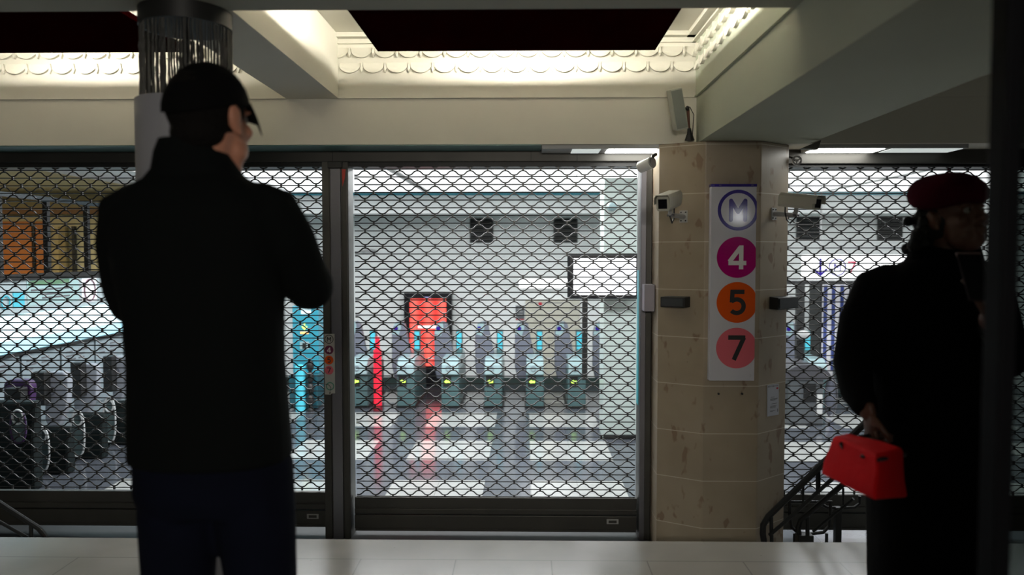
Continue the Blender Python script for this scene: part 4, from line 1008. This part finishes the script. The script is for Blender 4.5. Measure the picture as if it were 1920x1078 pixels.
# ---------------------------------------------------------------- the man
MY = 1.95
man = thing('person', 'man seen from behind in a black jacket, black cap and dark jeans', 'person', (at(395, 800, MY).x, MY, 0))
def man_upper(mb, ins):
    torso(mb, [(322, 318, 442, .065, .0), (338, 268, 470, .085, .0), (358, 236, 503, .105, .0), (395, 218, 528, .125, .0), (450, 213, 532, .135, .01), (520, 222, 530, .135, .015),
               (600, 240, 529, .135, .015), (680, 247, 530, .14, .01), (760, 249, 537, .145, .005), (860, 250, 545, .15, .0)], MY, ins)
    r = lambda *v: [max(.02, q-ins) for q in v]
    # left arm: shoulder, elbow, wrist (forearm folded to the front)
    mb.limb([at(268, 385, MY), at(240, 398, MY), at(232, 460, MY+.02), at(238, 540, MY+.10), at(249, 570, MY+.13)], r(.062, .070, .066, .060, .058))
    mb.limb([at(245, 570, MY+.13), at(330, 545, MY+.30), at(400, 520, MY+.38)], r(.058, .050, .040))
    mb.limb([at(480, 385, MY), at(508, 396, MY), at(540, 450, MY+.03), at(566, 510, MY+.09), at(583, 540, MY+.13)], r(.062, .070, .068, .064, .062))
    mb.limb([at(583, 540, MY+.13), at(560, 530, MY+.24), at(480, 505, MY+.38)], r(.061, .053, .040))
def legs(mb, segs, r):
    for pts in segs: mb.limb(pts, r, side=(1, 0, 0), n=20)
def zat(x, z, Y, dy=0): return Vector(((x-986)/FPX*MY, Y+dy, z))
mlegs = [[zat(330, .83, MY), zat(322, .70, MY), zat(316, .52, MY+.01), zat(308, .30, MY), zat(300, .07, MY-.02)],
         [zat(466, .83, MY), zat(470, .70, MY), zat(474, .52, MY+.02), zat(480, .30, MY+.01), zat(486, .07, MY-.01)]]
bd = MB(); man_upper(bd, .022)
legs(bd, mlegs, [.080, .078, .058, .052, .036])
torso(bd, [(850, 262, 532, .11, 0), (920, 266, 528, .11, 0), (945, 285, 512, .09, 0)], MY, .012)
HC = at(394, 226, MY+.015)
MYAW = math.radians(19); PM = head(bd, HC, MYAW, -.10, 1.06)
bd.limb([at(386, 360, MY+.0), at(384, 290, MY+.0), HC+Vector((.0, -.005, -.03))], [.075, .060, .062])
bd.limb([at(425, 345, MY+.03), at(430, 290, MY+.04), PM(.04, .03, -.07)], [.035, .034, .035])
bd.limb([at(400, 520, MY+.38), at(415, 505, MY+.41)], [.026, .024]); hand(bd, at(412, 506, MY+.41), (.4, .75, .25), (.4, -.3, .9), .7, -1)
bd.limb([at(480, 505, MY+.38), at(460, 495, MY+.42)], [.026, .024]); hand(bd, at(462, 497, MY+.42), (-.5, .7, .3), (-.3, -.3, .9), .7, 1)
for x, dy in ((300, -.02), (486, -.01)):
    p = zat(x, .04, MY, dy); bd.limb([p-Vector((0, .04, 0)), p+Vector((0, .05, 0)), p+Vector((0, .15, -.01))], [.032, .040, .036], [.035, .034, .02], side=(1, 0, 0))
bo = remesh(bd, 'body', .006, SKIN, man)
jk = MB(); man_upper(jk, 0.)
jo = remesh(jk, 'jacket', .009, JACK, man, 4)
col = MB(); rs = []
for (py, xl, xr, dp, ys) in ((345, 262, 472, .085, 0), (318, 285, 449, .075, .0), (285, 291, 425, .070, -.005), (262, 300, 412, .064, -.01)):
    a, b = at(xl, py, MY+ys), at(xr, py, MY+ys); c_ = (a+b)/2
    rs.append([c_+Vector(((b.x-a.x)/2*math.cos(2*math.pi*j/32), dp*math.sin(2*math.pi*j/32), -.012*math.cos(2*math.pi*j/32)*0-.035*max(0, math.sin(2*math.pi*j/32)))) for j in range(32)])
inner = [[p_.lerp(sum(r_, Vector())/len(r_), .12) for p_ in r_] for r_ in rs]
col.rings(rs+inner[::-1], caps=False); col.build('collar', JACK, man, smooth=True)
jn = MB(); legs(jn, mlegs, [.098, .098, .088, .074, .066])
torso(jn, [(850, 256, 539, .125, 0), (920, 257, 540, .125, 0), (955, 268, 535, .105, 0)], MY, 0)
remesh(jn, 'jeans', .009, JEAN, man, 3)
for x, dy in ((300, -.02), (486, -.01)):
    p = zat(x, .045, MY, dy); k = MB().limb([p-Vector((0, .05, 0)), p+Vector((0, .05, 0)), p+Vector((0, .17, -.008))], [.045, .052, .046], [.046, .043, .030], side=(1, 0, 0), n=18)
    sh = k.build('shoe', mat('black_leather', (.01, .01, .01), .4), man, smooth=True)
    MB().prism([(p.x-.05, p.y-.09), (p.x+.05, p.y-.09), (p.x+.055, p.y+.12), (p.x+.03, p.y+.21), (p.x-.03, p.y+.21), (p.x-.055, p.y+.12)], (0, 0, 0), X_, (0, 1, 0), Z_, .001, .016).build('sole', INK, sh)
# hair below the cap and the cap
hr = MB(); M3 = Matrix.Rotation(-MYAW, 3, 'Z')
hr.ell(PM(0, -.014, .032), (.086, .103, .098), M3, 24, 12); hr.ell(PM(0, -.045, -.030), (.068, .060, .052), M3, 20, 10)
remesh(hr, 'hair', .006, HAIR, man, 3)
cp = MB(); cv = []; nu = 28
for i in range(9):
    ph = math.pi/2*i/8*1.02; cv.append([PM(.087*math.cos(ph*.98)*math.cos(2*math.pi*j/nu), -.008+.112*math.cos(ph*.98)*math.sin(2*math.pi*j/nu), .030+.103*math.sin(ph)-.018*(math.sin(2*math.pi*j/nu) < 0)*abs(math.sin(2*math.pi*j/nu))*math.cos(ph)) for j in range(nu)])
cp.rings(cv); cpo = cp.build('cap', CAPM, man, smooth=True)
br = MB(); rr = []
for i in range(7):
    f = i/6; rr.append([PM(q*.078*(1-.18*f*f), .086+.052*f-.035*q*q, .036-.030*f-.040*q*q*f+e*.003) for q, e in [(-1, 1), (-.5, 1), (0, 1), (.5, 1), (1, 1), (1, -1), (.5, -1), (0, -1), (-.5, -1), (-1, -1)]])
br.rings(rr); br.build('cap_visor', CAPM, cpo, smooth=True)
MB().ell(PM(0, -.008, .129), (.008, .008, .004)).build('cap_button', CAPM, cpo, smooth=True)
eyes(PM, man, 1.06)
ph_ = at(437, 478, MY+.56)
t = thing('phone', 'dark phone held in front of the man, hidden by his body', 'phone', ph_)
MB().obox(ph_, (1, 0, 0), (0, 1, .9), (0, -.9, 1), .036, .0045, .072).build('phone_body', INK, t, bevel=.003)
MB().obox(ph_+Vector((0, -.0035, .0035)), (1, 0, 0), (0, 1, .9), (0, -.9, 1), .033, .0015, .066).build('phone_screen', DARKG, t)

# ---------------------------------------------------------------- the woman
WY = 2.6
wom = thing('person', 'woman in a dark red beret and long black coat looking at a phone', 'person', (at(1740, 800, WY).x, WY, 0))
DSK = mat('dark_skin', (.11, .045, .028), .5, noise=.08, nscale=20)
COAT = mat('black_coat', (.0018, .0018, .002), .95, spec=.08, bump=.2, nscale=18)
def wom_upper(mb, ins, bottom=True):
    rows = [(478, 1722, 1826, .06, 0), (492, 1690, 1842, .075, 0), (508, 1662, 1856, .095, 0), (535, 1634, 1866, .12, 0), (580, 1618, 1868, .13, 0), (650, 1622, 1862, .14, 0), (740, 1632, 1856, .14, 0)]
    torso(mb, rows, WY, ins)
    r = lambda *v: [max(.018, q-ins) for q in v]
    mb.limb([at(1668, 525, WY), at(1642, 535, WY), at(1612, 600, WY-.01), at(1598, 680, WY-.04), at(1607, 735, WY-.12), at(1622, 762, WY-.18)], r(.056, .066, .064, .060, .050, .040))
    mb.limb([at(1832, 515, WY), at(1862, 540, WY), at(1888, 640, WY-.03), at(1890, 680, WY-.10)], r(.055, .060, .056, .052))
    mb.limb([at(1890, 680, WY-.10), at(1878, 640, WY-.26), at(1858, 612, WY-.36)], r(.052, .045, .036))
wb = MB(); wom_upper(wb, .02)
torso(wb, [(720, 1645, 1845, .12, 0), (820, 1650, 1842, .13, 0), (900, 1660, 1835, .12, 0)], WY, .0)
WX = lambda px: (px-986)/FPX*WY
wl = [[Vector((WX(1700), WY, .62)), Vector((WX(1696), WY+.01, .40)), Vector((WX(1692), WY, .08))], [Vector((WX(1790), WY, .62)), Vector((WX(1792), WY+.02, .40)), Vector((WX(1794), WY, .08))]]
legs(wb, wl, [.075, .055, .038])
for l in wl:
    p = l[-1]-Vector((0, 0, .035)); wb.limb([p+Vector((0, .03, 0)), p+Vector((-.02, -.06, 0)), p+Vector((-.03, -.14, -.01))], [.03, .036, .03], [.035, .032, .02], side=(1, 0, 0))
WC = at(1786, 412, WY-.02)
# she looks to the right and down: face direction toward the phone
PW = head(wb, WC, math.radians(152), .0, .98) if False else head(wb, WC, math.radians(158), -.28, .98)
wb.limb([at(1772, 500, WY), at(1776, 465, WY), WC+Vector((0, .015, -.03))], [.07, .052, .056])
wb.limb([at(1622, 762, WY-.18), at(1628, 776, WY-.20)], [.026, .024])
WH = at(1629, 772, WY-.20); hand(wb, WH, (.10, -.10, -1), (1, 0, -.1), 1.05, 1, .92)
WH2 = at(1858, 612, WY-.36); wb.limb([WH2, at(1852, 596, WY-.38)], [.026, .024])
hand(wb, at(1853, 598, WY-.38), (-.12, -.05, 1), (-.75, .5, .1), .62, 1, .92)
remesh(wb, 'body', .005, DSK, wom, 3)
ct = MB(); wom_upper(ct, 0.)
torso(ct, [(700, 1628, 1858, .145, 0), (800, 1628, 1854, .15, 0), (900, 1632, 1852, .16, 0), (1000, 1634, 1848, .165, 0), (1078, 1636, 1836, .17, 0), (1150, 1640, 1824, .16, 0)], WY, 0.)
remesh(ct, 'coat', .009, COAT, wom, 4)
cl = MB(); rs = []
for (py, xl, xr, dp) in ((505, 1682, 1848, .09), (485, 1700, 1842, .085), (465, 1712, 1838, .080), (452, 1722, 1832, .074)):
    a, b = at(xl, py, WY), at(xr, py, WY); c_ = (a+b)/2; rs.append([c_+Vector(((b.x-a.x)/2*math.cos(2*math.pi*j/28), dp*math.sin(2*math.pi*j/28), -.03*max(0, -math.sin(2*math.pi*j/28)))) for j in range(28)])
inner = [[p_.lerp(sum(r_, Vector())/len(r_), .14) for p_ in r_] for r_ in rs]
cl.rings(rs+inner[::-1], caps=False); cl.build('scarf_collar', COAT, wom, smooth=True)
# curly hair behind the face
hh = MB(); rnd = random.Random(9)
hh.ell(PW(0, -.03, .02), (.082, .085, .095), None, 20, 12)
for i in range(46):
    a_ = rnd.uniform(0, 2*math.pi); z_ = rnd.uniform(-.12, .03)
    x_ = .08*math.cos(a_); y_ = -.045-.05*abs(math.sin(a_)); hh.ell(PW(x_, y_, z_), (rnd.uniform(.018, .030),)*3, None, 8, 6)
for i in range(16):
    q = at(1716+rnd.uniform(-16, 22), 425+rnd.uniform(-22, 42), WY+rnd.uniform(-.03, .05)); hh.ell(q, (rnd.uniform(.016, .026),)*3, None, 8, 6)
remesh(hh, 'hair', .006, mat('black_curls', (.004, .0035, .003), .7, bump=.9, nscale=90), wom, 1)
# beret
BER = mat('burgundy_wool', (.06, .002, .011), .95, spec=.1, bump=.5, nscale=90)
bq = MB(); rs = []
bc = at(1775, 364, WY-.01); tilt = Matrix.Rotation(math.radians(-6), 3, 'Y')
for (r_, z_) in ((.070, -.040), (.082, -.042), (.100, -.036), (.114, -.018), (.117, .004), (.108, .030), (.088, .050), (.060, .062), (.030, .067), (.006, .069)):
    rs.append([bc+tilt @ Vector((r_*math.cos(2*math.pi*j/36)*1.0, r_*math.sin(2*math.pi*j/36)*1.0, z_+.006*math.sin(3*2*math.pi*j/36)*(r_/.117))) for j in range(36)])
bq.rings(rs); bo = bq.build('beret', BER, wom, smooth=True)
bo['label'] = 'burgundy beret'
MB().cyl(bc+Vector((0, 0, .066)), bc+Vector((.004, 0, .084)), .004, .003, 8).build('beret_stalk', BER, bo, smooth=True)
eyes(PW, wom, .98)
for l in wl:
    p = l[-1]-Vector((0, 0, .03)); MB().limb([p+Vector((0, .04, 0)), p+Vector((-.02, -.06, 0)), p+Vector((-.035, -.155, -.008))], [.04, .044, .036], [.045, .04, .028], side=(1, 0, 0), n=16).limb([p+Vector((0, .01, .01)), p+Vector((0, .01, .22))], [.05, .056], n=16).build('boot', MATS['black_leather'], wom, smooth=True)

# phone in her raised hand
pc = at(1828, 520, WY-.42)
t = thing('phone', 'pale pink-edged phone held up in front of the woman', 'phone', pc)
pa_ = Vector((.93, -.30, .0)).normalized(); pu = Vector((-.16, .25, 1)).normalized(); pn = pa_.cross(pu)
MB().obox(pc, pa_, pn, pu, .030, .0045, .068).build('phone_body', mat('phone_case', (.03, .018, .018), .6, spec=.1), t, bevel=.004)
MB().obox(pc+pn*.005, pa_, pn, pu, .027, .001, .062).build('phone_screen', DARKG, t)
MB().obox(pc-pn*.003+pu*.064, pa_, pn, pu, .030, .003, .006).build('phone_edge', mat('phone_pink', (.55, .33, .34), .4), t, bevel=.002)

# red handbag
RED = mat('red_bag_cloth', (.62, .006, .010), .8, spec=.1, bump=.25, nscale=30)
bag = thing('handbag', 'bright red soft handbag with black straps hanging from the woman\'s hand', 'bag', at(1615, 930, WY-.3))
A = [at(1535, 890, 2.42), at(1640, 940, 2.14), at(1588, 868, 2.44), at(1702, 934, 2.25), at(1560, 817, 2.40), at(1645, 853, 2.16), at(1592, 808, 2.38), at(1694, 838, 2.24)]
g = []
import bmesh as _bm
bmx = _bm.new(); vs = [bmx.verts.new(p_) for p_ in A]
for f in [(0, 2, 3, 1), (4, 5, 7, 6), (0, 1, 5, 4), (2, 6, 7, 3), (0, 4, 6, 2), (1, 3, 7, 5)]: bmx.faces.new([vs[i] for i in f])
_bm.ops.recalc_face_normals(bmx, faces=bmx.faces)
_bm.ops.bevel(bmx, geom=list(bmx.edges), offset=.014, segments=3, profile=.6, affect='EDGES')
_bm.ops.subdivide_edges(bmx, edges=list(bmx.edges), cuts=2, use_grid_fill=True)
cen = sum(A, Vector())/8
for v in bmx.verts:
    d_ = v.co-cen; v.co += Vector((math.sin(v.co.z*60+v.co.x*40), math.cos(v.co.x*55), math.sin(v.co.y*50)*.6))*.0022
mb_ = MB(); bmx.verts.index_update(); mb_.add([v.co.copy() for v in bmx.verts], [tuple(v.index for v in f.verts) for f in bmx.faces]); bmx.free()
mb_.build('bag_body', RED, bag, smooth=True, angle=None)
STR = mat('strap_black', (.008, .008, .008), .5)
kp = WH+Vector((0.0, -.01, -.075))
def strap(p, q): 
    mb2 = MB(); mid = p.lerp(q, .5)+Vector((0, -.01, .01)); mb2.tube([p, p.lerp(mid, .5)+Vector((0, -.005, 0)), mid, mid.lerp(q, .6), q], [.012]*5, 8, False, [.004]*5, (1, 0, 0)); return mb2.build('strap', STR, bag, smooth=True)
for p, q in ((at(1577, 838, 2.335), kp), (at(1621, 858, 2.215), kp), (at(1612, 818, 2.40), kp), (at(1655, 838, 2.33), kp)):
    strap(p, q)
MB().tube([at(1647, 862, 2.150), at(1672, 858, 2.22), at(1698, 852, 2.285)], [.006]*3, 8, False, [.004]*3, (0, 0, 1)).build('side_strap', STR, bag)
MB().tube([(at(1600, 830, 2.42)), at(1650, 843, 2.30)], .003, 6).build('zip', STR, bag)
